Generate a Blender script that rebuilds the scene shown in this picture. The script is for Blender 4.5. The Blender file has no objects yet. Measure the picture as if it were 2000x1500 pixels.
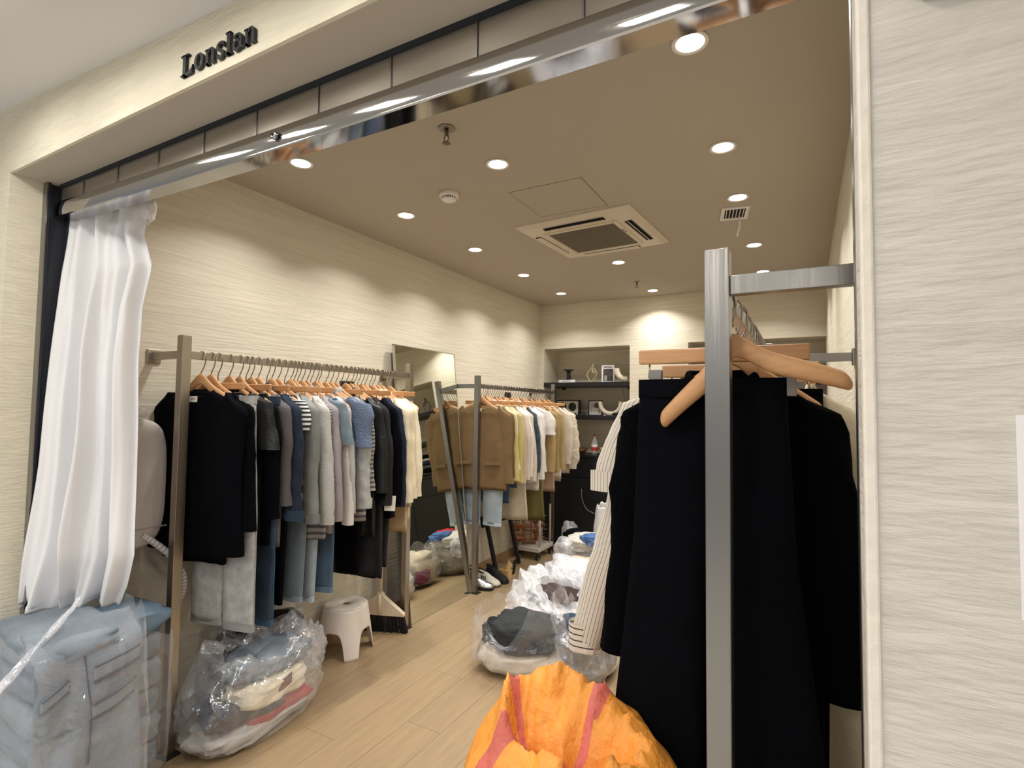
import bpy, bmesh, math, random
from mathutils import Vector, Matrix, noise
random.seed(7)
S = bpy.context.scene
COL = S.collection
PI = math.pi

# ------------------------------------------------------------------ camera
FPX = 1037.6
YAW, PIT, ROL = math.radians(28.823), math.radians(2.702), math.radians(0.748)
def _basis():
    f0 = Vector((-math.sin(YAW), math.cos(YAW), 0)); r0 = Vector((math.cos(YAW), math.sin(YAW), 0)); up = Vector((0, 0, 1))
    f = f0*math.cos(PIT)+up*math.sin(PIT); u = up*math.cos(PIT)-f0*math.sin(PIT)
    return r0*math.cos(ROL)+u*math.sin(ROL), u*math.cos(ROL)-r0*math.sin(ROL), f
R3, U3, F3 = _basis()
cam = bpy.data.cameras.new('camera'); camo = bpy.data.objects.new('camera', cam); COL.objects.link(camo)
M = Matrix((R3, U3, -F3)).transposed().to_4x4(); M.translation = Vector((0, 0, 1.45))
camo.matrix_world = M
cam.sensor_fit = 'HORIZONTAL'; cam.sensor_width = 36; cam.lens = 36*FPX/2000; cam.clip_start = 0.02; cam.clip_end = 60
S.camera = camo

# ------------------------------------------------------------------ world, large lights, exposure
W = bpy.data.worlds.new('world'); S.world = W; W.use_nodes = True
bg = W.node_tree.nodes['Background']; bg.inputs[0].default_value = (0.93, 0.95, 1.0, 1); bg.inputs[1].default_value = 0.36
VS = S.view_settings
VS.view_transform = 'Standard'; VS.look = 'None'; VS.gamma = 1.0; VS.exposure = 0.0; VS.use_curve_mapping = False
DOWNLIGHT_W = 6.1
WARM = (1.0, 0.975, 0.925)
MALL_FILL_W = 10.5
FRONT_W = 2.1
MALLCOL = (1.0, 0.975, 0.94)

# ------------------------------------------------------------------ dimensions (metres)
XW, XR = -2.57, 0.175          # inner faces of the left and right wall
YF, YS, YB = 0.775, 0.905, 5.31  # shop front, shutter line, back wall
ZC = 2.60                      # shop ceiling
ZS = 2.285                     # soffit of the opening
XJL, XJR = -2.52, 0.0665       # left and right jamb

# ------------------------------------------------------------------ materials
def lin(c):
    c = c/255.0
    return c/12.92 if c <= 0.04045 else ((c+0.055)/1.055)**2.4
def rgb(t): return (lin(t[0]), lin(t[1]), lin(t[2]), 1)
MATS = {}
def mat(key, col=(128, 128, 128), rough=0.8, metal=0.0, var=0.0, vs=8.0, bump=0.0, bs=60.0, stretch=(1, 1, 1), spec=0.5, emit=0.0,
        rnd=0.0, sheen=0.0, col2=None, trans=0.0, coat=0.0):
    if key in MATS: return MATS[key]
    m = bpy.data.materials.new(key); m.use_nodes = True; MATS[key] = m
    nt = m.node_tree; N = nt.nodes; L = nt.links; b = N['Principled BSDF']
    b.inputs['Base Color'].default_value = rgb(col); b.inputs['Roughness'].default_value = rough; b.inputs['Metallic'].default_value = metal
    b.inputs['Specular IOR Level'].default_value = spec
    if sheen: b.inputs['Sheen Weight'].default_value = sheen
    if trans: b.inputs['Transmission Weight'].default_value = trans
    if coat: b.inputs['Coat Weight'].default_value = coat
    if emit:
        b.inputs['Emission Color'].default_value = rgb(col); b.inputs['Emission Strength'].default_value = emit
    tc = None
    if var or bump:
        tc = N.new('ShaderNodeTexCoord'); mp = N.new('ShaderNodeMapping'); mp.inputs['Scale'].default_value = stretch
        L.new(tc.outputs['Object'], mp.inputs[0])
    if var or col2:
        if tc is None:
            tc = N.new('ShaderNodeTexCoord'); mp = N.new('ShaderNodeMapping'); L.new(tc.outputs['Object'], mp.inputs[0])
        no = N.new('ShaderNodeTexNoise'); no.inputs['Scale'].default_value = vs; no.inputs['Detail'].default_value = 6
        L.new(mp.outputs[0], no.inputs['Vector'])
        rp = N.new('ShaderNodeValToRGB')
        c = rgb(col); k2 = rgb(col2) if col2 else tuple(x*(1-var) for x in c[:3])+(1,)
        k1 = c if col2 else tuple(min(1, x*(1+var*0.6)) for x in c[:3])+(1,)
        rp.color_ramp.elements[0].color = k2; rp.color_ramp.elements[1].color = k1
        rp.color_ramp.elements[0].position = 0.32; rp.color_ramp.elements[1].position = 0.68
        L.new(no.outputs[0], rp.inputs[0]); out = rp.outputs[0]
    else: out = None
    if rnd:
        oi = N.new('ShaderNodeObjectInfo'); hs = N.new('ShaderNodeHueSaturation'); mr = N.new('ShaderNodeMapRange')
        mr.inputs[3].default_value = 1-rnd; mr.inputs[4].default_value = 1+rnd
        L.new(oi.outputs['Random'], mr.inputs[0]); L.new(mr.outputs[0], hs.inputs['Value'])
        if out: L.new(out, hs.inputs['Color'])
        else: hs.inputs['Color'].default_value = rgb(col)
        out = hs.outputs[0]
    if out: L.new(out, b.inputs['Base Color'])
    if bump:
        n2 = N.new('ShaderNodeTexNoise'); n2.inputs['Scale'].default_value = bs; n2.inputs['Detail'].default_value = 5
        L.new(mp.outputs[0], n2.inputs['Vector'])
        bp = N.new('ShaderNodeBump'); bp.inputs['Strength'].default_value = bump; bp.inputs['Distance'].default_value = 0.02
        L.new(n2.outputs[0], bp.inputs['Height']); L.new(bp.outputs[0], b.inputs['Normal'])
    return m

def uvstripes(key, base, stripe, freq, duty, axis=0, rough=0.85, ranges=None, bump=0.0, bs=80, var=0.0):
    """flat print: stripes along a UV axis (periodic, or at given ranges)"""
    if key in MATS: return MATS[key]
    m = mat(key, base, rough, bump=bump, bs=bs, var=var)
    nt = m.node_tree; N = nt.nodes; L = nt.links; b = N['Principled BSDF']
    uv = N.new('ShaderNodeUVMap'); sp = N.new('ShaderNodeSeparateXYZ'); L.new(uv.outputs[0], sp.inputs[0])
    src = sp.outputs[axis]; fac = None
    if ranges is None:
        mu = N.new('ShaderNodeMath'); mu.operation = 'MULTIPLY'; mu.inputs[1].default_value = freq; L.new(src, mu.inputs[0])
        fr = N.new('ShaderNodeMath'); fr.operation = 'FRACT'; L.new(mu.outputs[0], fr.inputs[0])
        lt = N.new('ShaderNodeMath'); lt.operation = 'LESS_THAN'; lt.inputs[1].default_value = duty; L.new(fr.outputs[0], lt.inputs[0])
        fac = lt.outputs[0]
    else:
        for a, c in ranges:
            cp = N.new('ShaderNodeMath'); cp.operation = 'COMPARE'; cp.inputs[1].default_value = (a+c)/2; cp.inputs[2].default_value = (c-a)/2
            L.new(src, cp.inputs[0])
            if fac is None: fac = cp.outputs[0]
            else:
                ad = N.new('ShaderNodeMath'); ad.operation = 'MAXIMUM'; L.new(fac, ad.inputs[0]); L.new(cp.outputs[0], ad.inputs[1]); fac = ad.outputs[0]
    mx = N.new('ShaderNodeMix'); mx.data_type = 'RGBA'
    L.new(fac, mx.inputs[0]); mx.inputs[7].default_value = rgb(stripe)
    old = [l for l in L if l.to_socket == b.inputs['Base Color']]
    if old: L.new(old[0].from_socket, mx.inputs[6])
    else: mx.inputs[6].default_value = rgb(base)
    L.new(mx.outputs[2], b.inputs['Base Color'])
    return m

def film(key, tint=(235, 238, 245), op=0.25, scale=14.0, rough=0.16, gloss=0.13):
    """clear crinkled polythene: see-through, with glossy highlights and milky creases"""
    if key in MATS: return MATS[key]
    m = bpy.data.materials.new(key); m.use_nodes = True; MATS[key] = m
    nt = m.node_tree; N = nt.nodes; L = nt.links; N.clear()
    o = N.new('ShaderNodeOutputMaterial'); tr = N.new('ShaderNodeBsdfTransparent'); tr.inputs[0].default_value = (0.96, 0.965, 0.975, 1)
    pb = N.new('ShaderNodeBsdfPrincipled'); pb.inputs['Base Color'].default_value = rgb(tint); pb.inputs['Roughness'].default_value = rough
    pb.inputs['Specular IOR Level'].default_value = 1.0
    tc = N.new('ShaderNodeTexCoord'); no = N.new('ShaderNodeTexNoise'); no.inputs['Scale'].default_value = scale; no.inputs['Detail'].default_value = 2.5
    no.inputs['Distortion'].default_value = 0.8
    L.new(tc.outputs['Object'], no.inputs['Vector'])
    bp = N.new('ShaderNodeBump'); bp.inputs['Strength'].default_value = 0.55; bp.inputs['Distance'].default_value = 0.05
    L.new(no.outputs[0], bp.inputs['Height']); L.new(bp.outputs[0], pb.inputs['Normal'])
    n2 = N.new('ShaderNodeTexNoise'); n2.inputs['Scale'].default_value = scale*0.4; n2.inputs['Detail'].default_value = 3; n2.inputs['Distortion'].default_value = 1.2
    L.new(tc.outputs['Object'], n2.inputs['Vector'])
    def mth(op_, a_, b_=None, clamp=False):
        q = N.new('ShaderNodeMath'); q.operation = op_; q.use_clamp = clamp
        for i, v in enumerate((a_, b_)):
            if v is None: continue
            if isinstance(v, (int, float)): q.inputs[i].default_value = v
            else: L.new(v, q.inputs[i])
        return q.outputs[0]
    ridge = mth('POWER', mth('SUBTRACT', 1.0, mth('MULTIPLY', mth('ABSOLUTE', mth('SUBTRACT', n2.outputs[0], 0.5)), 5.0), True), 5.0)   # thin creases
    lw = N.new('ShaderNodeLayerWeight'); lw.inputs[0].default_value = 0.25; L.new(bp.outputs[0], lw.inputs['Normal'])
    fac = mth('ADD', mth('ADD', mth('MULTIPLY', lw.outputs['Facing'], 0.30), op*0.45), mth('MULTIPLY', ridge, op*0.45), True)
    mx = N.new('ShaderNodeMixShader'); L.new(fac, mx.inputs[0]); L.new(tr.outputs[0], mx.inputs[1]); L.new(pb.outputs[0], mx.inputs[2])
    gl = N.new('ShaderNodeBsdfGlossy'); gl.inputs['Color'].default_value = (gloss, gloss, gloss*1.05, 1); gl.inputs['Roughness'].default_value = 0.10; L.new(bp.outputs[0], gl.inputs['Normal'])
    ads = N.new('ShaderNodeAddShader'); L.new(mx.outputs[0], ads.inputs[0]); L.new(gl.outputs[0], ads.inputs[1])
    L.new(ads.outputs[0], o.inputs[0])
    return m

# walls: horizontally combed stucco
def stucco(key, col, sz=26, sxy=1.6, bump=0.22, var=0.10, vs=1.6):
    return mat(key, col, 0.85, var=var, vs=vs, bump=bump, bs=3.0, stretch=(sxy, sxy, sz), spec=0.3)
M_WALL = stucco('wall_stucco', (221, 213, 194), var=0.06)
M_FAC = stucco('facade_stucco', (214, 209, 200), sz=40, sxy=7.0, bump=0.34, var=0.09, vs=0.9)
M_FASC = stucco('fascia_stucco', (223, 216, 196), sz=40, sxy=7.0, bump=0.30, var=0.06, vs=1.4)
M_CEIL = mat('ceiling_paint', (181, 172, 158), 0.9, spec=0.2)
M_MALLC = mat('mall_ceiling_paint', (226, 226, 226), 0.9, spec=0.2)
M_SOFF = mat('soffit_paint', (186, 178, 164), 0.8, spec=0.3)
M_MFLOOR = mat('mall_tile', (205, 200, 192), 0.35)
M_PLANK = mat('oak_plank', (162, 138, 106), 0.42, var=0.10, vs=3.5, stretch=(9, 0.8, 1), rnd=0.05, bump=0.03, bs=12)
M_GAP = mat('plank_gap', (92, 72, 48), 0.9)
M_STEEL = mat('brushed_steel', (150, 148, 145), 0.30, 1.0, bump=0.05, bs=60, stretch=(1, 1, 0.05))
M_STEEL_W = mat('brushed_steel_warm', (176, 168, 156), 0.34, 1.0, bump=0.05, bs=60, stretch=(1, 1, 0.05))
M_WIRE = mat('hook_wire', (150, 140, 128), 0.3, 1.0)
M_CHROME = mat('polished_steel', (178, 178, 178), 0.07, 1.0)
M_WOOD = mat('hanger_wood', (196, 148, 102), 0.45, var=0.10, vs=6, stretch=(2, 20, 20), rnd=0.06)
M_BLACK = mat('black_lacquer', (14, 15, 18), 0.45)
M_BLACKM = mat('black_matt', (18, 18, 20), 0.75)
M_WHITE = mat('white_plastic', (232, 228, 224), 0.4)
M_MIRROR = mat('mirror_silver', (226, 228, 218), 0.0, 1.0)
M_DARK = mat('dark_void', (16, 18, 24), 0.9)
M_PAPER = mat('white_paper', (240, 238, 240), 0.7)

# ------------------------------------------------------------------ mesh builder
class MB:
    def __init__(s): s.v = []; s.f = []; s.uv = []
    def add(s, vs, fs, uvs=None):
        o = len(s.v); s.v += [tuple(v) for v in vs]
        for i, f in enumerate(fs):
            s.f.append(tuple(o+k for k in f)); s.uv.append(uvs[i] if uvs else [(0, 0)]*len(f))
        return s
    def box(s, x0, x1, y0, y1, z0, z1, rot=None):
        vs = [Vector((x, y, z)) for z in (z0, z1) for y in (y0, y1) for x in (x0, x1)]
        if rot: vs = [rot @ v for v in vs]
        return s.add(vs, [(0, 2, 3, 1), (4, 5, 7, 6), (0, 1, 5, 4), (2, 6, 7, 3), (0, 4, 6, 2), (1, 3, 7, 5)])
    def loft(s, rings, caps=(True, True), closed=True):
        n = len(rings[0]); m = len(rings); vs = [p for r in rings for p in r]; fs = []; us = []
        for i in range(m-1):
            for j in range(n if closed else n-1):
                k = (j+1) % n
                fs.append((i*n+j, i*n+k, (i+1)*n+k, (i+1)*n+j))
                us.append([(j/n, i/(m-1)), ((j+1)/n, i/(m-1)), ((j+1)/n, (i+1)/(m-1)), (j/n, (i+1)/(m-1))])
        if closed and caps[0]: fs.append(tuple(range(n-1, -1, -1))); us.append([(0, 0)]*n)
        if closed and caps[1]: fs.append(tuple((m-1)*n+j for j in range(n))); us.append([(0, 1)]*n)
        return s.add(vs, fs, us)
    def tube(s, pts, r, n=8, caps=(True, True)):
        P = [Vector(p) for p in pts]; rings = []; ref = None
        for i, p in enumerate(P):
            t = (P[min(i+1, len(P)-1)]-P[max(i-1, 0)]).normalized()
            if ref is None:
                ref = Vector((0, 0, 1)) if abs(t.z) < 0.9 else Vector((1, 0, 0))
            a = (ref - t*ref.dot(t)).normalized(); ref = a; b = t.cross(a)
            rr = r(i/(len(P)-1)) if callable(r) else r
            if not isinstance(rr, tuple): rr = (rr, rr)
            rings.append([p+a*math.cos(2*PI*k/n)*rr[0]+b*math.sin(2*PI*k/n)*rr[1] for k in range(n)])
        return s.loft(rings, caps)
    def lathe(s, prof, cx=0, cy=0, n=24, caps=(True, True)):
        return s.loft([[Vector((cx+r*math.cos(2*PI*k/n), cy+r*math.sin(2*PI*k/n), z)) for k in range(n)] for r, z in prof], caps)
    def prism(s, poly, axis, a, b):
        """polygon in a plane extruded along axis ('x','y','z') from a to b"""
        def mk(p, t): return {'x': (t, p[0], p[1]), 'y': (p[0], t, p[1]), 'z': (p[0], p[1], t)}[axis]
        n = len(poly); vs = [mk(p, a) for p in poly]+[mk(p, b) for p in poly]
        fs = [tuple(range(n-1, -1, -1)), tuple(range(n, 2*n))]+[(j, (j+1) % n, n+(j+1) % n, n+j) for j in range(n)]
        return s.add(vs, fs)
    def grid(s, fn, nu, nv):
        vs = [fn(i/nu, j/nv) for j in range(nv+1) for i in range(nu+1)]; fs = []; us = []
        for j in range(nv):
            for i in range(nu):
                a = j*(nu+1)+i; fs.append((a, a+1, a+nu+2, a+nu+1))
                us.append([(i/nu, j/nv), ((i+1)/nu, j/nv), ((i+1)/nu, (j+1)/nv), (i/nu, (j+1)/nv)])
        return s.add(vs, fs, us)
    def build(s, name, m, parent=None, smooth=False, bevel=0.0, solid=0.0, loc=None, sub=0, bseg=2):
        me = bpy.data.meshes.new(name); me.from_pydata(s.v, [], s.f)
        uv = me.uv_layers.new(name='UVMap'); k = 0
        for u in s.uv:
            for c in u: uv.data[k].uv = c; k += 1
        me.update()
        bm = bmesh.new(); bm.from_mesh(me); bmesh.ops.recalc_face_normals(bm, faces=bm.faces); bm.to_mesh(me); bm.free()
        if smooth:
            for p in me.polygons: p.use_smooth = True
        me.materials.append(m)
        o = bpy.data.objects.new(name, me); COL.objects.link(o)
        if parent: o.parent = parent
        if loc: o.location = loc
        if bevel:
            md = o.modifiers.new('bevel', 'BEVEL'); md.width = bevel; md.segments = bseg; md.limit_method = 'ANGLE'; md.angle_limit = 0.7
        if solid:
            md = o.modifiers.new('solid', 'SOLIDIFY'); md.thickness = solid; md.offset = 0
        if sub:
            md = o.modifiers.new('sub', 'SUBSURF'); md.levels = sub; md.render_levels = sub
        return o
def box(x0, x1, y0, y1, z0, z1): return MB().box(x0, x1, y0, y1, z0, z1)
def tag(o, label, cat, group=None, kind=None):
    o['label'] = label; o['category'] = cat
    if group: o['group'] = group
    if kind: o['kind'] = kind
    return o
def struct(o, label=None, cat=None):
    o['kind'] = 'structure'
    if label: o['label'] = label
    if cat: o['category'] = cat
    return o
def thing(name, label, cat, loc=(0, 0, 0), rz=0.0, group=None):
    e = bpy.data.objects.new(name, None); COL.objects.link(e); e.location = loc; e.rotation_euler = (0, 0, rz); e.empty_display_size = 0.05
    return tag(e, label, cat, group)
def dup(root, loc=None, rot=None, label=None):
    r = root.copy(); COL.objects.link(r)
    if loc is not None: r.location = loc
    if rot is not None: r.rotation_euler = rot
    if label: r['label'] = label
    for ch in list(root.children):
        c = ch.copy(); COL.objects.link(c); c.parent = r
        for g in list(ch.children):
            d = g.copy(); COL.objects.link(d); d.parent = c
    return r
def nz(x, y, z): return noise.noise(Vector((x, y, z)))
def lerp(a, b, t): return a+(b-a)*t
def interp(tab, t):
    for i in range(len(tab)-1):
        a, b = tab[i], tab[i+1]
        if t <= b[0]:
            k = (t-a[0])/(b[0]-a[0]) if b[0] > a[0] else 0
            k = max(0, min(1, k))
            return a[1]+(b[1]-a[1])*k
    return tab[-1][1]

# ================================================================== THE SETTING
# shop floor of planks
fl = struct(box(XW-0.1, XR+0.1, YF, YB+0.5, -0.06, -0.006).build('floor', M_GAP), 'pale oak plank floor of the shop', 'floor')
PW, PL = 0.188, 1.22
plank_meshes = {}
nx = int((XR-XW)/PW)+2
for i in range(nx):
    x0 = XW+0.004+i*PW; x1 = min(x0+PW-0.0014, XR)
    if x1-x0 < 0.02: continue
    off = [0.0, 0.47, 0.81, 0.22, 0.63][i % 5]*PL
    y = YF-off
    while y < YB+0.05:
        a, b = max(y, YF+0.001), min(y+PL-0.0014, YB)
        if b-a > 0.03:
            key = (round(x1-x0, 3), round(b-a, 3))
            if key not in plank_meshes:
                o = box(0, x1-x0, 0, b-a, -0.006, 0.0).build('plank', M_PLANK, fl, loc=(x0, a, 0)); plank_meshes[key] = o
            else:
                o = plank_meshes[key].copy(); COL.objects.link(o); o.location = (x0, a, 0)
        y += PL
struct(box(-5.5, 4.0, -4.2, YF, -0.06, -0.002).build('floor_mall', M_MFLOOR), 'light tile floor of the mall walkway', 'floor')
struct(box(XW-0.12, XW, YS+0.05, YB+0.5, -0.05, ZC+0.02).build('wall_left', M_WALL), 'beige combed plaster wall behind the left racks', 'wall')
struct(box(XR, XR+0.12, YF+0.05, YB+0.5, -0.05, ZC+0.02).build('wall_right', M_WALL), 'beige plaster wall behind the right rack', 'wall')
struct(box(XW-0.12, XR+0.12, YS+0.06, YB+0.5, ZC, ZC+0.08).build('ceiling', M_CEIL), 'plain cream ceiling of the shop with downlights', 'ceiling')
AX0, AX1, RX0 = -2.519, -1.555, -0.98   # alcove edges
AZ = 2.118; AD = 0.36
struct(box(XW, XR, YB, YB+AD, AZ, ZC).build('wall_back', M_WALL), 'beige back wall band above the two alcoves', 'wall')
struct(box(AX1, RX0, YB, YB+AD, 0, AZ).build('wall_back_pier', M_WALL), 'beige back wall pier between the two alcoves', 'wall')
struct(box(XW, AX0, YB, YB+AD, 0, AZ).build('wall_back_return', M_WALL), 'narrow beige return at the left edge of the alcove', 'wall')
struct(box(XW, XR, YB+AD, YB+AD+0.08, 0, ZC).build('wall_back_recess', M_WALL), 'shaded rear face of the two alcoves', 'wall')
# skirting boards
M_SKIRT = mat('skirting_wood', (176, 140, 98), 0.5, var=0.08, vs=4)
struct(box(XW, XW+0.012, YS+0.2, YB, 0, 0.07).build('baseboard_left', M_SKIRT, bevel=0.003), 'low wooden skirting along the left wall', 'skirting')
struct(box(XR-0.012, XR, YS+0.12, YB, 0, 0.07).build('baseboard_right', M_SKIRT, bevel=0.003), 'low wooden skirting along the right wall', 'skirting')
struct(box(AX1, RX0, YB-0.012, YB, 0, 0.07).build('baseboard_back', M_SKIRT, bevel=0.003), 'low wooden skirting on the back wall pier', 'skirting')
# shop front
b = MB(); b.box(-5.5, XJL, YF, YS+0.05, 0, ZS).box(-5.5, 4.0, YF, YF+0.10, ZS, 2.75)
struct(b.build('wall_front_left', M_FASC), 'cream plaster fascia and left pier of the shop front', 'wall')
struct(box(XJR, 4.0, YF, YF+0.14, 0, ZS).build('wall_front_right', M_FAC, bevel=0.006), 'textured off-white outer wall right of the shop opening', 'wall')
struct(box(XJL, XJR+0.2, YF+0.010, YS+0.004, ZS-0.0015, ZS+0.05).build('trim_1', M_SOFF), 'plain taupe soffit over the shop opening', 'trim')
struct(box(XJR+0.002, XR+0.02, YF+0.02, YF+0.142, 0, ZC).build('trim_2', mat('jamb_grey', (176, 170, 166), 0.6)), 'narrow right jamb of the shop opening', 'trim')
struct(box(XJR-0.004, XJR+0.010, YF-0.004, YF+0.012, 0, ZS).build('trim_3', mat('corner_bead', (232, 224, 212), 0.7, bump=0.3, bs=30), bevel=0.003), 'pale plaster corner bead on the right wall edge', 'trim')
# mall ceiling (slightly sloping down towards the right)
b = MB()
def mc(x): return 2.537-(x+2.645)*(0.09/1.435)
b.add([(-5.5, -4.2, mc(-5.5)), (4.0, -4.2, mc(4.0)), (4.0, YF+0.06, mc(4.0)), (-5.5, YF+0.06, mc(-5.5)), (-5.5, -4.2, 3.1), (4.0, -4.2, 3.1), (4.0, YF+0.06, 3.1), (-5.5, YF+0.06, 3.1)],
      [(0, 3, 2, 1), (4, 5, 6, 7), (0, 1, 5, 4), (2, 3, 7, 6), (0, 4, 7, 3), (1, 2, 6, 5)])
struct(b.build('ceiling_mall', M_MALLC), 'smooth white ceiling of the mall walkway', 'ceiling')

# mall ceiling lamps and added fill panels
M_LAMP = mat('mall_lamp_glow', (255, 248, 232), 0.5, emit=14.0)
def mall_lamp(x, y, w, d, label, watts):
    z = mc(x)-0.004
    t = thing('ceiling_panel_light', label, 'ceiling light', (x, y, z), 0, 'mall ceiling lights')
    b = MB()
    b.box(-w/2-0.02, w/2+0.02, -d/2-0.02, -d/2, -0.02, 0.0).box(-w/2-0.02, w/2+0.02, d/2, d/2+0.02, -0.02, 0.0)
    b.box(-w/2-0.02, -w/2, -d/2, d/2, -0.02, 0.0).box(w/2, w/2+0.02, -d/2, d/2, -0.02, 0.0)
    b.build('frame', M_WHITE, t)
    box(-w/2, w/2, -d/2, d/2, -0.012, -0.006).build('diffuser', M_LAMP, t)
    l = bpy.data.lights.new('panel_glow', 'AREA'); l.shape = 'RECTANGLE'; l.size = w; l.size_y = d; l.energy = watts; l.color = MALLCOL
    lo = bpy.data.objects.new('panel_glow', l); COL.objects.link(lo); lo.parent = t; lo.location = (0, 0, -0.03)
for x, y in ((-3.6, -1.3), (-2.2, -1.3), (-0.8, -1.3), (0.6, -1.3), (-2.9, -3.0), (-1.4, -3.0), (0.3, -3.0), (1.8, -2.0)):  # out-of-view panels behind the camera, added as fill light
    mall_lamp(x, y, 0.5, 0.28, 'unseen fill panel light added to the mall ceiling', MALL_FILL_W)
for x in (-2.19, -1.72, -1.26, -0.79, -0.33):
    mall_lamp(x, 0.39, 0.14, 0.20, 'small square spotlight in the mall ceiling over the shop front', FRONT_W)

# ------------------------------------------------------------------ sign letters
SIGN = thing('sign_lettering', 'raised black serif shop name lettering on the cream fascia', 'sign', (-1.432, YF, 2.312))
M_SIGN = mat('sign_black', (22, 24, 28), 0.45)
def pen(b, pts, T=0.0054, t=0.0017, closed=False):
    """stroke drawn with a broad pen (thick when vertical, thin when level), extruded"""
    P = [Vector((x, z)) for x, z in pts]; n = len(P); lo = []; hi = []
    for i in range(n):
        a = P[(i-1) % n] if closed or i > 0 else P[0]; c = P[(i+1) % n] if closed or i < n-1 else P[-1]
        d = (c-a).normalized(); h = math.hypot(T*d.y, t*d.x); nn = Vector((-d.y, d.x))
        lo.append(P[i]-nn*h); hi.append(P[i]+nn*h)
    m = n if closed else n-1
    for i in range(m):
        k = (i+1) % n
        q = [lo[i], lo[k], hi[k], hi[i]]
        b.prism([(v.x, v.y) for v in q], 'y', -0.009, 0.001)
def arc(cx, cz, rx, rz, a0, a1, n=12): return [(cx+rx*math.cos(math.radians(lerp(a0, a1, i/n))), cz+rz*math.sin(math.radians(lerp(a0, a1, i/n)))) for i in range(n+1)]
def slab(b, x0, x1, z0, z1): b.prism([(x0, z0), (x1, z0), (x1, z1), (x0, z1)], 'y', -0.009, 0.001)
XH, CAP = 0.040, 0.056
def g_L(b):
    slab(b, 0.009, 0.0215, 0, CAP); slab(b, 0.0, 0.033, CAP-0.004, CAP); slab(b, 0.0, 0.05, 0, 0.004)
    b.prism([(0.02, 0.003), (0.05, 0.003), (0.053, 0.021), (0.047, 0.012), (0.034, 0.006)], 'y', -0.009, 0.001)
def g_o(b): pen(b, arc(0.021, XH/2, 0.0145, XH/2-0.001, 0, 345, 23), closed=True)
def g_n(b):
    slab(b, 0.006, 0.016, 0, XH-0.002); slab(b, 0.0015, 0.016, XH-0.005, XH-0.001); slab(b, 0.0025, 0.0195, 0, 0.003)
    pen(b, [(0.017, XH-0.011)]+arc(0.0255, XH-0.0135, 0.0085, 0.0115, 150, 0, 8)+[(0.034, 0.002)]); slab(b, 0.0265, 0.042, 0, 0.003)
def g_s(b):
    pen(b, arc(0.0165, XH*0.74, 0.0115, XH*0.235, 25, 175, 9)+[(0.009, XH*0.60), (0.0165, XH*0.5), (0.024, XH*0.38)]+arc(0.016, XH*0.27, 0.0105, XH*0.245, 10, -160, 9), T=0.0058, t=0.0034)
    slab(b, 0.0275, 0.031, XH*0.66, XH*0.97); slab(b, 0.002, 0.0055, XH*0.05, XH*0.32)
def g_l(b): slab(b, 0.006, 0.0185, 0, CAP); slab(b, 0.0, 0.0185, CAP-0.004, CAP); slab(b, 0.0, 0.024, 0, 0.004)
def g_a(b):
    pen(b, arc(0.0175, XH-0.0115, 0.012, 0.0105, 170, 0, 9)+[(0.0295, 0.006), (0.034, 0.002), (0.039, 0.004)])
    pen(b, arc(0.0165, 0.0125, 0.0125, 0.0115, 35, 325, 14), T=0.0056, t=0.003)
x = 0
for fn, w in ((g_L, 0.059), (g_o, 0.046), (g_n, 0.049), (g_s, 0.0365), (g_l, 0.029), (g_a, 0.0425), (g_n, 0.045)):
    b = MB(); fn(b); b.v = [(v[0]+x, v[1], v[2]) for v in b.v]; b.build('letter', M_SIGN, SIGN); x += w

# ------------------------------------------------------------------ roller shutter
SH = thing('roller_shutter', 'raised roller shutter with polished steel bottom rail across the opening', 'shutter', (0, 0, 0))
M_PANEL = mat('shutter_panel', (150, 142, 130), 0.28, 0.55)
xs = [XJL+0.03, -2.31, -2.068, -1.815, -1.57, -1.325, -1.08, -0.838, -0.6, -0.36, -0.12, XJR]
for i in range(len(xs)-1):
    box(xs[i]+0.0025, xs[i+1]-0.0025, YS+0.012, YS+0.024, 2.17, ZS-0.012).build('panel', M_PANEL, SH, bevel=0.002)
    if i: box(xs[i]-0.0025, xs[i]+0.0025, YS+0.008, YS+0.026, 2.16, ZS-0.010).build('joint_strip', M_STEEL, SH)
box(XJL+0.03, XJR, YS+0.004, YS+0.032, ZS-0.014, ZS+0.002).build('brush_seal', mat('brush_seal', (38, 40, 46), 0.9), SH)
# bottom rail: gently rounded front, sagging a little in the middle
def zr(x):
    t = (x-XJL)/(XJR-XJL); return 2.156-0.030*math.sin(min(1, t*1.25)*PI/2)
prof = [(0.0005, 0.003), (-0.0012, 0.010), (-0.0018, 0.03), (-0.0012, 0.050), (0.0, 0.056), (0.004, 0.06), (0.058, 0.06), (0.058, 0.0), (0.004, 0.0)]
rr = []
for i in range(41):
    x = lerp(XJL+0.012, XJR, i/40); rr.append([Vector((x, YS-0.004+p[0], zr(x)+p[1])) for p in prof])
o = MB().loft(rr).build('bottom_rail', M_CHROME, SH, smooth=True)
o.modifiers.new('es', 'EDGE_SPLIT').split_angle = 0.6
lk = MB().lathe([(0.0, 0), (0.012, 0), (0.0125, 0.004), (0.008, 0.007), (0.0, 0.007)], n=20)
lo = lk.build('lock', M_CHROME, SH, smooth=True, loc=(-1.217, YS-0.0105, zr(-1.217)+0.032)); lo.rotation_euler = (PI/2, 0, 0)
MB().lathe([(0.0, 0.007), (0.004, 0.007), (0.004, 0.009), (0, 0.009)], n=12).build('keyhole', M_DARK, lo)
b = MB(); b.box(XJL, XJL+0.012, YS-0.03, YS+0.05, 0, ZS).box(XJL, XJL+0.030, YS-0.028, YS-0.02, 0, ZS).box(XJL, XJL+0.030, YS+0.036, YS+0.048, 0, ZS)
b.build('guide_rail', mat('guide_dark', (40, 44, 54), 0.5, 0.3), SH)
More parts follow.
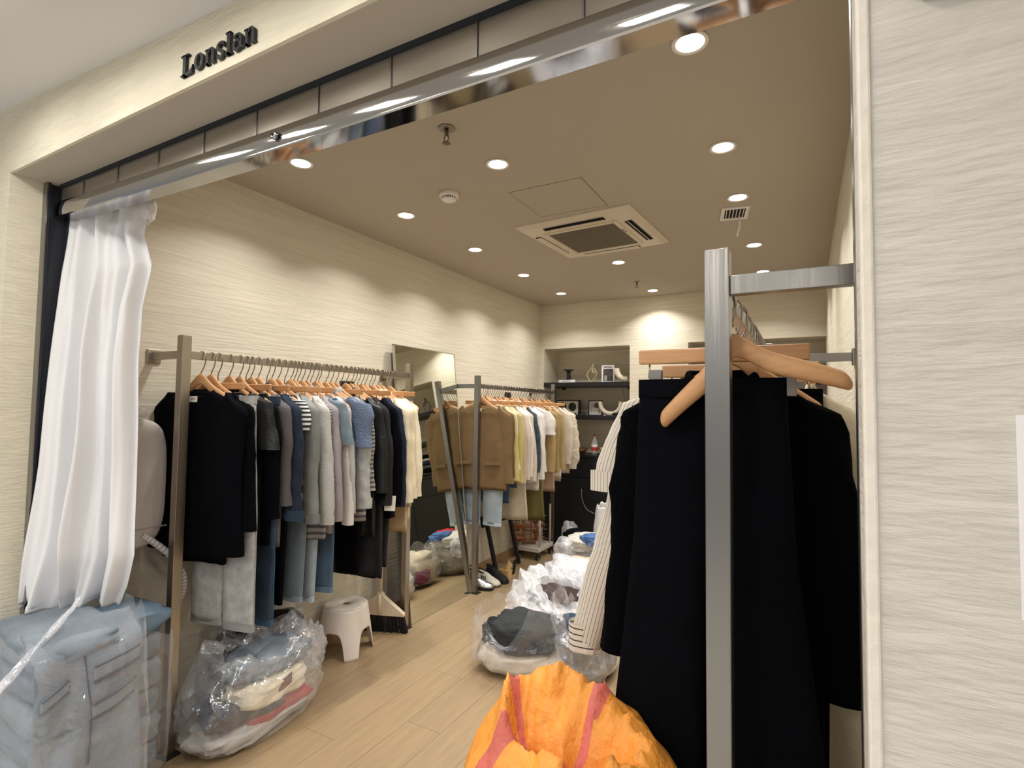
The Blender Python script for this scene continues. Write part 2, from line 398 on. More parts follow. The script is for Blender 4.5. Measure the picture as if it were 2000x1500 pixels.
box(XJL+0.001, XJL+0.0325, YS-0.033, YS-0.029, 0, ZS).build('guide_edge', M_STEEL, SH)
box(XJR-0.001, XJR+0.0015, YS-0.02, YS+0.010, 0, ZS).build('guide_rail', M_STEEL, SH)

# papers / board on the outer right wall
tag(box(0.202, 0.42, YF-0.0016, YF-0.0004, 1.231, 1.451).build('paper_notice', M_PAPER), 'white paper sheet taped on the outer right wall', 'paper')
tag(box(0.127, 0.9, YF-0.02, YF-0.001, 1.9475, 2.05).build('wall_sign_board', M_BLACKM, bevel=0.002), 'black board high on the outer right wall', 'board')

# ================================================================== CEILING FITTINGS
DL = [(-0.299, 1.666), (-0.297, 2.413), (-0.299, 3.026), (-0.289, 3.952), (-0.283, 4.74), (-1.249, 2.103), (-2.072, 1.668), (-2.073, 2.426), (-2.072, 3.187),
      (-2.095, 3.991), (-2.096, 4.793), (-1.251, 3.962), (-1.254, 5.043)]
rowname = lambda x: 'right' if x > -0.6 else ('middle' if x > -1.6 else 'left')
cnt = {}
ORD = ['nearest', 'second', 'third', 'fourth', 'fifth']
M_GLOW = mat('downlight_glow', (255, 250, 238), 0.5, emit=22.0)
proto = None
for (x, y) in DL:
    r = rowname(x); i = cnt.get(r, 0); cnt[r] = i+1
    lab = 'round recessed downlight, %s in the %s ceiling row' % (ORD[i], r)
    if proto is None:
        t = thing('downlight', lab, 'downlight', (x, y, ZC), 0, 'recessed ceiling downlights')
        MB().lathe([(0.043, 0.0), (0.056, -0.001), (0.056, -0.005), (0.050, -0.006), (0.043, -0.004)], n=32, caps=(False, False)).build('trim_ring', M_WHITE, t, smooth=True)
        MB().lathe([(0.0, -0.003), (0.0, -0.003), (0.043, -0.003), (0.043, -0.001), (0, -0.001)], n=32).build('lens', M_GLOW, t)
        l = bpy.data.lights.new('beam', 'AREA'); l.shape = 'DISK'; l.size = 0.07; l.energy = DOWNLIGHT_W; l.color = WARM; l.spread = math.radians(125)
        lo = bpy.data.objects.new('beam', l); COL.objects.link(lo); lo.parent = t; lo.location = (0, 0, -0.012)
        proto = t
    else: dup(proto, (x, y, ZC), None, lab)

# air conditioner cassette
AC = thing('ceiling_air_conditioner', 'white square cassette air conditioner set into the ceiling', 'air conditioner', (-1.19, 3.25, ZC), math.radians(-4))
M_ACW = mat('ac_plastic', (214, 204, 186), 0.45)
M_ACG = mat('ac_grille', (122, 112, 96), 0.6)
H = 0.378
b = MB(); b.loft([[Vector((sx*q, sy*q, z)) for sx, sy in ((-1, -1), (1, -1), (1, 1), (-1, 1))] for q, z in ((H, 0.0), (H, -0.008), (H-0.03, -0.026), (H-0.10, -0.030), (0.225, -0.030), (0.225, -0.012))], caps=(False, True))
b.build('panel', M_ACW, AC)
for i in range(26):
    y = -0.215+i*0.0172
    box(-0.218, 0.218, y, y+0.009, -0.034, -0.022).build('grille_slat', M_ACG, AC)
box(-0.22, 0.22, -0.22, 0.22, -0.022, -0.018).build('filter', mat('ac_filter', (84, 76, 64), 0.9), AC)
b = MB()
for s in (-1, 1): b.box(s*0.2345-0.0125, s*0.2345+0.0125, -0.247, 0.247, -0.038, -0.028).box(-0.222, 0.222, s*0.2345-0.0125, s*0.2345+0.0125, -0.038, -0.028)
b.build('grille_frame', M_ACW, AC, bevel=0.003)
for k in range(4):
    R = Matrix.Rotation(k*PI/2, 3, 'Z'); op = k in (0, 1)
    b = MB(); b.box(-0.20, 0.20, -0.326, -0.283, -0.0318, -0.0285, R); b.build('air_slot', M_DARK, AC)
    tilt = Matrix.Translation((0, -0.305, -0.034)) @ Matrix.Rotation(math.radians(38 if op else 6), 4, 'X')
    b = MB(); bb = MB().box(-0.198, 0.198, -0.021 if not op else -0.012, 0.021 if not op else 0.012, -0.003, 0.0); b.v = [R @ (tilt @ Vector(v)) for v in bb.v]; b.f = bb.f; b.uv = bb.uv
    b.build('louvre', M_ACW, AC, bevel=0.001)
for x, y in ((0.2345, -0.05), (0.2345, -0.09)): MB().lathe([(0, -0.0375), (0.007, -0.038), (0.007, -0.0405), (0, -0.041)], x, y, 12).build('catch', M_ACG, AC)
# access panel seam
b = MB(); px0, px1, py0, py1 = -1.366, -0.954, 2.415, 2.818
for (a, c, d, e) in ((px0, px0+0.003, py0, py1), (px1-0.003, px1, py0, py1), (px0, px1, py1-0.003, py1), (px0, px1, py0, py0+0.002)): b.box(a, c, d, e, ZC-0.0014, ZC-0.0002)
AP = tag(box(px0, px1, py0, py1, ZC-0.001, ZC+0.004).build('access_panel', M_CEIL), 'flush ceiling access panel in front of the air conditioner', 'access panel')
b.build('seam', mat('seam_brown', (120, 102, 78), 0.9), AP)
# vent grille with ribbon
V = thing('air_vent', 'small ceiling vent grille with dark slots', 'vent', (-0.34, 3.26, ZC), math.radians(10))
b = MB(); b.box(-0.075, 0.075, -0.1, -0.075, -0.008, 0).box(-0.075, 0.075, 0.075, 0.1, -0.008, 0).box(-0.075, -0.055, -0.075, 0.075, -0.008, 0).box(0.055, 0.075, -0.075, 0.075, -0.008, 0)
b.build('frame', M_WHITE, V, bevel=0.002)
box(-0.055, 0.055, -0.075, 0.075, -0.003, -0.001).build('void', M_DARK, V)
for i in range(6): box(-0.047+i*0.018, -0.043+i*0.018, -0.075, 0.075, -0.008, -0.003).build('fin', M_WHITE, V)
RB = MB().grid(lambda u, v: Vector((-0.325+0.010*u+0.010*math.sin(v*5)*v, 3.30+0.006*math.sin(v*4+1), ZC-0.006-0.125*v)), 2, 12)
tag(RB.build('ribbon', mat('ribbon_white', (236, 226, 218), 0.7), smooth=True, solid=0.001), 'short white ribbon hanging from the ceiling vent', 'ribbon')
# sprinklers and smoke detector
M_BRASS = mat('sprinkler_metal', (132, 120, 104), 0.35, 0.9)
def sprinkler(x, y, lab, s=1.0):
    t = thing('sprinkler_head', lab, 'sprinkler', (x, y, ZC))
    MB().lathe([(0, 0), (0.036*s, 0), (0.033*s, -0.006*s), (0.017*s, -0.008*s), (0.013*s, -0.003)], n=20).build('rosette', mat('sprinkler_rosette', (150, 142, 130), 0.4, 0.6), t, smooth=True)
    MB().lathe([(0, -0.004), (0.008*s, -0.004), (0.008*s, -0.03*s), (0.005*s, -0.034*s), (0, -0.034*s)], n=12).build('stem', M_BRASS, t, smooth=True)
    b = MB()
    for q in (-1, 1): b.tube([(q*0.007*s, 0, -0.028*s), (q*0.011*s, 0, -0.045*s), (q*0.006*s, 0, -0.058*s), (0, 0, -0.062*s)], 0.0022*s, 6)
    b.build('yoke', M_BRASS, t, smooth=True)
    MB().lathe([(0, -0.062*s), (0.016*s, -0.062*s), (0.017*s, -0.065*s), (0, -0.066*s)], n=16).build('deflector', M_BRASS, t)
sprinkler(-1.275, 1.731, 'metal fire sprinkler near the shutter rail'); sprinkler(-1.295, 4.639, 'small metal fire sprinkler near the back wall', 0.9)
SD = thing('smoke_detector', 'round white smoke detector with slotted rim on the ceiling', 'smoke detector', (-1.656, 2.282, ZC))
MB().lathe([(0, 0), (0.052, 0), (0.053, -0.018), (0.046, -0.022), (0, -0.022)], n=28).build('base', M_WHITE, SD, smooth=False, bevel=0.002)
MB().lathe([(0, -0.04), (0.030, -0.042), (0.038, -0.036), (0.040, -0.033), (0, -0.033)], n=28).build('cap', M_WHITE, SD, smooth=True)
for k in range(20):
    R = Matrix.Rotation(2*PI*k/20, 3, 'Z'); MB().box(-0.0025, 0.0025, 0.036, 0.042, -0.034, -0.021, R).build('fin', M_WHITE, SD)
MB().lathe([(0, -0.034), (0.034, -0.034), (0.034, -0.021), (0, -0.021)], n=24).build('core', M_DARK, SD)
sp = thing('ceiling_speaker', 'small dark dome on the ceiling in the back right corner', 'speaker', (-0.08, 5.0, ZC))
MB().lathe([(0, 0), (0.05, 0), (0.045, -0.02), (0.02, -0.03), (0, -0.03)], n=20).build('dome', mat('dome_dark', (46, 42, 38), 0.5), sp, smooth=True)

# ================================================================== RACKS
RXL, RXR = -2.33, -0.133
def rack(x, y0, y1, wall, ztop, zbar, m, label, p=0.040, arms=(True, True)):
    t = thing('clothes_rack', label, 'clothes rack', (x, (y0+y1)/2, 0))
    cy = (y0+y1)/2; h = p/2
    for y in (y0, y1):
        box(-h, h, y-cy-h, y-cy+h, 0.006, ztop).build('post', m, t, bevel=0.002)
        box(-h-0.022, h+0.022, y-cy-h-0.012, y-cy+h+0.012, 0, 0.006).build('foot_plate', M_BLACKM, t)
    box(-0.011, 0.011, y0-cy+h, y1-cy-h, zbar-0.034, zbar).build('rail', m, t, bevel=0.0015)
    s = 1 if wall > x else -1
    for y, on in ((y0, arms[0]), (y1, arms[1])):
        if not on: continue
        a, c = sorted((s*h, wall-x-s*0.008))
        box(a, c, y-cy-0.011, y-cy+0.011, zbar-0.034, zbar).build('wall_arm', m, t, bevel=0.0015)
        a, c = sorted((wall-x, wall-x-s*0.008))
        box(a, c, y-cy-0.03, y-cy+0.03, zbar-0.049, zbar+0.015).build('wall_plate', m, t, bevel=0.003)
    return t
ZB = 1.683
rack(RXL, 1.312, 2.80, XW, 1.748, ZB, M_STEEL_W, 'brushed steel clothes rack on the left near the white curtain')
rack(-2.295, 3.60, 5.075, XW, 1.715, 1.648, M_STEEL, 'brushed steel clothes rack along the left wall beyond the mirror')
rack(RXR, 1.005, 2.47, XR, 1.738, 1.690, M_STEEL, 'brushed steel clothes rack at the right of the opening', p=0.041)

# ------------------------------------------------------------------ hangers
def hook_pts():
    p = [(0, 0.0), (0, 0.030), (0.001, 0.042), (0.008, 0.056), (0.017, 0.070), (0.0225, 0.088), (0.024, 0.104)]
    p += [(0.024*math.cos(math.radians(a)), 0.112+0.024*math.sin(math.radians(a))) for a in range(0, 215, 18)]
    return [(x, 0, z) for x, z in p]
HOOK = MB().tube(hook_pts(), 0.0025, 6)
def shoulder_mesh(hw=0.212, drop=0.098):
    rings = []; n = 12
    for i in range(37):
        u = math.sin((-1+2*i/36)*PI/2); a = abs(u)
        zc = -drop*(a**1.25)-0.012 + 0.030*math.exp(-(a/0.22)**2)
        e_ = 1.0 if a < 0.93 else math.sqrt(max(0.02, 1-((a-0.93)/0.07)**2)); hh = lerp(0.024, 0.017, a)*e_; tt = lerp(0.0065, 0.017, a**1.4)*e_
        yb = 0.018*a*a
        rings.append([Vector((u*hw, tt*math.cos(2*PI*k/n)+yb, zc+hh*math.sin(2*PI*k/n))) for k in range(n)])
    return MB().loft(rings)
SHM = shoulder_mesh()
def make_shoulder(label, group):
    t = thing('wooden_hanger', label, 'hanger', (0, 0, 0), 0, group)
    HOOK.build('hook', M_WIRE, t, smooth=True); SHM.build('shoulder_arms', M_WOOD, t, smooth=True)
    return t
def make_clip(label, group, hw=0.163, clipmat=None):
    t = thing('clip_hanger', label, 'hanger', (0, 0, 0), 0, group)
    HOOK.build('hook', M_WIRE, t, smooth=True)
    box(-hw, hw, -0.008, 0.008, -0.028, 0.002).build('bar', M_WOOD, t, bevel=0.004)
    b = MB(); b.tube([(-hw+0.022, 0, -0.026), (-hw+0.020, 0, -0.055), (-hw+0.03, 0, -0.064), (0, 0, -0.066), (hw-0.03, 0, -0.064), (hw-0.020, 0, -0.055), (hw-0.022, 0, -0.026)], 0.0018, 6)
    b.build('wire', M_WIRE, t, smooth=True)
    for s in (-1, 1):
        q = box(s*0.122-0.0125, s*0.122+0.0125, -0.0085, -0.004, -0.094, -0.040).box(s*0.122-0.0125, s*0.122+0.0125, 0.004, 0.0085, -0.094, -0.040)
        q.build('clip', clipmat or mat('clip_grey', (140, 138, 134), 0.35, 0.6), t, bevel=0.0015)
    return t

# ------------------------------------------------------------------ garments
GM = lambda key, col, **k: mat('cloth_'+key, col, k.pop('rough', 0.92), var=k.pop('var', 0.10), vs=k.pop('vs', 9), bump=k.pop('bump', 0.18), bs=k.pop('bs', 90), spec=k.pop('spec', 0.15), **k)
G = dict(
 black=GM('black', (5, 6, 11), var=0.2, spec=0.08), blackk=GM('black_knit', (6, 7, 11), bump=0.5, bs=200, spec=0.08), boucle=GM('boucle', (4, 5, 11), spec=0.08, bump=1.0, bs=170, rough=1.0),
 charcoal=GM('charcoal', (44, 44, 46)), leather=mat('leather', (24, 25, 27), 0.42, bump=0.25, bs=40, spec=0.35),
 washgrey=GM('wash_grey_denim', (176, 176, 174), var=0.22, vs=26, bump=0.3, bs=220), indigo=GM('indigo_denim', (42, 51, 66), var=0.28, vs=14, bump=0.3, bs=220),
 midblue=GM('mid_blue_denim', (82, 102, 122), var=0.22, vs=10, bump=0.3, bs=220), deepblue=GM('deep_blue_denim', (58, 73, 90), var=0.25, vs=9, bump=0.3, bs=220),
 paleblue=GM('pale_blue_denim', (162, 174, 182), var=0.14, vs=12, bump=0.3, bs=220), greyblue=GM('grey_blue_denim', (118, 132, 142), var=0.16, vs=10, bump=0.3, bs=220),
 greyden=GM('grey_denim', (134, 136, 134), var=0.14, bump=0.3, bs=200), lightgrey=GM('light_grey', (186, 184, 180), var=0.08), lilac=GM('lilac_grey', (156, 148, 152)),
 taupeg=GM('taupe_grey', (92, 88, 90)), white=GM('white', (226, 220, 216), var=0.05), fuzzy=GM('fuzzy_blue', (130, 145, 174), bump=1.0, bs=150, rough=1.0),
 cream=GM('cream', (232, 221, 196), var=0.05), cream2=GM('cream_warm', (226, 211, 180), var=0.06), beige=GM('beige', (208, 184, 148), var=0.06),
 tan=GM('tan_wool', (128, 104, 74), var=0.12, bump=0.4, bs=160), yellow=GM('mustard', (196, 181, 118), var=0.08), khaki=GM('khaki', (160, 138, 96), var=0.07), khaki2=GM('khaki_light', (176, 152, 110), var=0.07),
 olive=GM('olive', (112, 102, 62), var=0.1), rosebeige=GM('rose_beige', (190, 160, 140), var=0.06), oat=GM('oat', (200, 186, 164), var=0.08), ivory=GM('ivory', (216, 204, 188), var=0.08),
 navy=GM('navy', (34, 42, 58), var=0.2), slate=GM('slate_blue', (74, 90, 112), var=0.15),
)
G['stripe'] = uvstripes('cloth_stripe', (226, 217, 204), (70, 60, 56), 27, 0.12, 0, bump=0.15, bs=60)
G['stripe_h'] = uvstripes('cloth_stripe_h', (226, 217, 204), (70, 60, 56), 18, 0.22, 1)
G['knitstripe'] = uvstripes('cloth_knit_stripe', (170, 166, 160), (92, 92, 96), 26, 0.45, 1, bump=0.6, bs=140)
G['bstripe'] = uvstripes('cloth_black_stripe', (214, 212, 208), (24, 25, 30), 9, 0.5, 1)
SKIN_IN = mat('garment_inside', (30, 28, 27), 0.95)

def superring(hw, t, z, n=30, e=0.55, folds=None, cx=0.0, cy=0.0):
    out = []
    for k in range(n):
        a = 2*PI*k/n; c, s = math.cos(a), math.sin(a)
        x = hw*math.copysign(abs(c)**0.8, c); y = t*math.copysign(abs(s)**e, s)
        if folds: y += folds(x, z)
        out.append(Vector((cx+x, cy+y, z)))
    return out
def top(name, label, cat, m, loc, rz=0.0, L=0.72, sl=0.60, hw=0.225, hem=0.23, sr=0.052, thick=0.017, collar=None, cuff=None, cuffm=None, label_tag=False, puff=0.0,
        sleeve_out=0.035, seed=0, buttons=0, sleeve_m=None, group=None, lapel=False, pocket=False, short=False, hemband=None, tag_swing=False, sy=0.0, fold=1.0, lin_out=False):
    """a garment with body and sleeves hanging from a shoulder hanger; origin = hanger top"""
    rnd = random.Random(seed*77+13); t = thing(name, label, cat, loc, rz, group)
    ph = rnd.uniform(0, 6); kf = rnd.uniform(24, 34); kf2 = rnd.uniform(50, 70); af = 0.0105*fold
    def folds(x, z):
        d = min(1.0, max(0.0, -z-0.08)/0.4)
        return d*(af*math.sin(kf*x+ph+2.0*z)+0.4*af*math.sin(kf2*x-ph))+0.004*nz(x*14, z*9, seed*3.1)
    dr = 0.098; rings = []; ns = 7; nb = 22
    for i in range(ns):
        q = i/(ns-1); xx = lerp(0.088, hw, q); z = -0.036-(dr-0.036)*((q)**1.1)-0.004
        rings.append(superring(xx, lerp(0.022, thick+0.010, q), z, folds=folds))
    for i in range(1, nb+1):
        q = i/nb; z = -dr-(L-dr)*q
        h = lerp(hw, hem, min(1, q*1.0)) - 0.018*math.sin(min(1, q*2.2)*PI)*(1-q)
        rings.append(superring(h, thick+0.010*math.sin(q*PI)+0.004*q, z, folds=folds))
    # ragged thin hem closes inwards
    rings.append([Vector((p.x*0.97, p.y*0.7, p.z+0.012)) for p in rings[-1]])
    MB().loft(rings, caps=(True, True)).build('body', m, t, smooth=True)
    for s in (-1, 1):
        if sl <= 0: break
        rr = []; n = 16; ms = 20; bend = rnd.uniform(-0.012, 0.012)+sy; o0 = rnd.uniform(-0.008, 0.008)
        for i in range(ms+1):
            q = (i/ms)**1.35; z = -0.052-(sl)*q
            cx = s*(hw-0.040+sleeve_out*(min(1, q*2.5) if not lin_out else q)+0.018*q*q+0.008*math.sin(q*6+ph)); cy = bend*q+o0*math.sin(q*PI)
            wx = sr*lerp(1.06, 0.86, q)*(1+puff*math.sin(q*PI)**1.2)
            wy = min(0.03, sr*0.55)*(1+puff*0.9*math.sin(q*PI))
            if q < 0.10:
                f_ = 0.22+0.78*math.sin(q/0.10*PI/2); wx *= f_; wy *= 0.5+0.5*f_; cx -= s*(1-f_)*0.034; z += 0.010*(1-f_)
            if puff and q > 0.93: wx *= 0.7; wy *= 0.8
            if short: wx = wx*lerp(1.0, 1.4, q)
            ring = []
            for k in range(n):
                a = 2*PI*k/n
                w = 1+0.16*nz(cx*9+math.cos(a)*1.3, math.sin(a)*1.3+seed, z*11)+0.08*nz(math.cos(a)*2, math.sin(a)*2+seed, z*30)*(1+3*puff)
                ring.append(Vector((cx+wx*math.cos(a)*w, cy+wy*math.sin(a)*w, z-0.030*max(0, s*math.cos(a))*(1-min(1, q/0.12)))))
            rr.append(ring)
        so = MB().loft(rr, caps=(True, False)).build('sleeve', sleeve_m or m, t, smooth=True, solid=0.0)
        if cuff:
            z0 = -0.052-sl; cl = cuff; cc = rr[-1]; cen = sum(cc, Vector())/len(cc)
            r2 = [[cen+(p-cen)*1.06+Vector((0, 0, dz)) for p in cc] for dz in (cl, cl-0.002, -0.002, -0.004)]
            r2.append([cen+(p-cen)*0.9+Vector((0, 0, 0.004)) for p in cc])
            MB().loft(r2, caps=(False, True)).build('cuff', cuffm or sleeve_m or m, so, smooth=False)
        else:
            cc = rr[-1]; cen = sum(cc, Vector())/len(cc)
            MB().loft([cc, [cen+(p-cen)*0.86+Vector((0, 0, 0.012)) for p in cc]], caps=(False, True)).build('sleeve_hem', sleeve_m or m, so, smooth=True)
    if collar:
        hh = {'stand': 0.028, 'shirt': 0.04, 'round': 0.012}[collar]; n = 24
        rr = []
        for dz, g in ((-0.03, 1.12), (hh*0.4-0.008, 1.0), (hh-0.008, 0.95), (hh-0.006, 0.86), (-0.02, 0.84)):
            rr.append([Vector((0.076*g*math.cos(2*PI*k/n), 0.030*g*math.sin(2*PI*k/n), dz-0.022-0.026*max(0, -math.sin(2*PI*k/n))**1.0*(1.4 if collar != 'round' else 1))) for k in range(n)])
        MB().loft(rr, caps=(False, False)).build('collar', m, t, smooth=True)
        if collar == 'shirt':
            b = MB()
            for s in (-1, 1):
                b.add([(s*0.012, -0.036, -0.052), (s*0.070, -0.026, -0.012), (s*0.084, -0.040, -0.075), (s*0.034, -0.046, -0.104)], [(0, 1, 2, 3)])
            b.build('collar_flap', m, t, solid=0.003)
    else:
        n = 20; b = MB()
        b.loft([[Vector((0.084*g*math.cos(2*PI*k/n), 0.026*g*math.sin(2*PI*k/n)-0.002, dz-0.034-0.03*max(0, -math.sin(2*PI*k/n)))) for k in range(n)] for g, dz in ((1.15, -0.012), (1.05, 0.004), (0.92, 0.004), (0.9, -0.012))], caps=(False, False))
        b.build('neckband', m, t, smooth=True)
    fy = -(thick+0.013)
    if lapel:
        b = MB(); b.add([(-0.052, -0.03, -0.004), (0.0, fy-0.008, -0.26), (0.052, -0.03, -0.004), (0, -0.028, -0.03)], [(0, 1, 3), (3, 1, 2)])
        b.build('neck_opening', SKIN_IN, t, solid=0.001)
        b = MB()
        for s in (-1, 1): b.add([(s*0.055, -0.031, -0.006), (s*0.004, fy-0.010, -0.27), (s*0.085, fy-0.007, -0.12), (s*0.076, -0.034, -0.055)], [(0, 1, 2, 3)])
        b.build('lapel', m, t, solid=0.003)
    if buttons:
        for i in range(buttons):
            z = -0.10-(L-0.18)*i/max(1, buttons-1)
            q = MB().lathe([(0, 0), (0.006, 0), (0.006, 0.002), (0, 0.003)], n=10).build('button', mat('button', (120, 104, 84), 0.4), t, loc=(0, fy-0.012, z)); q.rotation_euler = (PI/2, 0, 0)
    if pocket:
        for s in (-1, 1): MB().box(s*0.12-0.065, s*0.12+0.065, fy-0.016, fy-0.004, -L+0.20, -L+0.225).build('pocket_flap', m, t, bevel=0.002)
    if label_tag:
        q = MB().box(-0.022, 0.022, -0.001, 0.001, -0.013, 0.013).build('brand_label', mat('label_white', (226, 222, 208), 0.8), t, loc=(0.0, -0.034, -0.074))
        box(-0.012, 0.012, -0.0014, -0.0008, -0.001, 0.002).build('label_print', M_BLACKM, q)
    if tag_swing:
        q = MB().box(-0.03, 0.03, -0.001, 0.001, -0.085, 0.0).build('price_tag', mat('tag_card', (238, 234, 224), 0.7), t, loc=(hw+0.02, -0.045, -0.60))
        q.rotation_euler = (0, 0.05, 0.5)
        MB().tube([(0, 0, 0.0), (0.002, 0, 0.04), (-0.002, 0.01, 0.09)], 0.0012, 5).build('tag_string', M_BLACKM, q)
    return t

def trousers(name, label, m, loc, rz=0.0, L=1.02, hw=0.165, hemw=0.115, seed=0, thick=0.016, group=None, stitch=None, cat='trousers', top_z=-0.056, flare=0.0, gap=0.012):
    rnd = random.Random(seed*31+5); t = thing(name, label, cat, loc, rz, group); ph = rnd.uniform(0, 6)
    for s in (-1, 1):
        rr = []; n = 20; ms = 26
        for i in range(ms+1):
            q = i/ms; z = top_z-0.03-(L-0.03)*q
            if q < 0.27:
                k = q/0.27; outer = lerp(hw, hw+0.014, k); inner = -0.006
            else:
                k = (q-0.27)/0.73; outer = lerp(hw+0.014, hw+flare, k); inner = lerp(0.0, max(gap, outer-2*hemw*0.72), k**0.8)
            c = (outer+inner)/2; w = (outer-inner)/2
            def f(x, zz): return 0.007*math.sin(20*x+ph+3*zz)*min(1, q*3)+0.004*nz(x*12, zz*8, seed)
            ring = superring(w, thick*(1+0.25*math.sin(q*9+ph+s)), z, n=n, folds=f, cx=s*c)
            rr.append(ring)
        cc = rr[-1]; cen = sum(cc, Vector())/len(cc)
        rr.append([cen+(p-cen)*0.85+Vector((0, 0, 0.01)) for p in cc])
        leg = MB().loft(rr, caps=(True, True)).build('leg', m, t, smooth=True)
        if stitch:
            MB().loft([[cen+(p-cen)*1.03+Vector((0, 0, dz)) for p in cc] for dz in (0.028, 0.026, -0.001, -0.003)], caps=(False, False)).build('hem', stitch, leg, smooth=False)
            MB().tube([Vector((max(r, key=lambda p: s*p.x).x*1.004, r[0].y, r[0].z)) for r in rr[1:-1:3]], 0.0022, 5).build('side_seam', stitch, leg)
    rr = [superring(hw+0.003, thick*0.9+e, top_z-z, n=28, folds=lambda x, zz: 0.003*math.sin(30*x+ph)) for z, e in ((0, 0), (0.0, 0.003), (0.036, 0.005), (0.038, 0.002))]
    MB().loft(rr).build('waistband', m, t, smooth=False)
    if stitch:
        for s in (-1, 0, 1): box(s*0.09-0.006, s*0.09+0.006, -thick-0.011, -thick-0.006, top_z-0.042, top_z+0.002).build('belt_loop', m, t)
    return t
def skirt(name, label, m, loc, rz=0.0, L=0.6, hw=0.15, hemw=0.22, seed=0, group=None, cat='skirt', thick=0.017, top_z=-0.056):
    rnd = random.Random(seed*19+3); t = thing(name, label, cat, loc, rz, group); ph = rnd.uniform(0, 6)
    rr = [superring(lerp(hw, hemw, (i/18)**0.9), thick*(1+0.2*i/18), top_z-0.02-(L-0.02)*i/18, n=34,
          folds=lambda x, z: 0.010*min(1, (-z)/L)*math.sin(34*x+ph)+0.003*nz(x*14, z*8, seed)) for i in range(19)]
    rr.append([Vector((p.x*0.97, p.y*0.75, p.z+0.012)) for p in rr[-1]])
    MB().loft(rr).build('panel', m, t, smooth=True)
    MB().loft([superring(hw+0.002, thick+e, top_z-z, n=24) for z, e in ((0, 0), (0, 0.002), (0.03, 0.003), (0.031, 0))]).build('waistband', m, t)
    return t

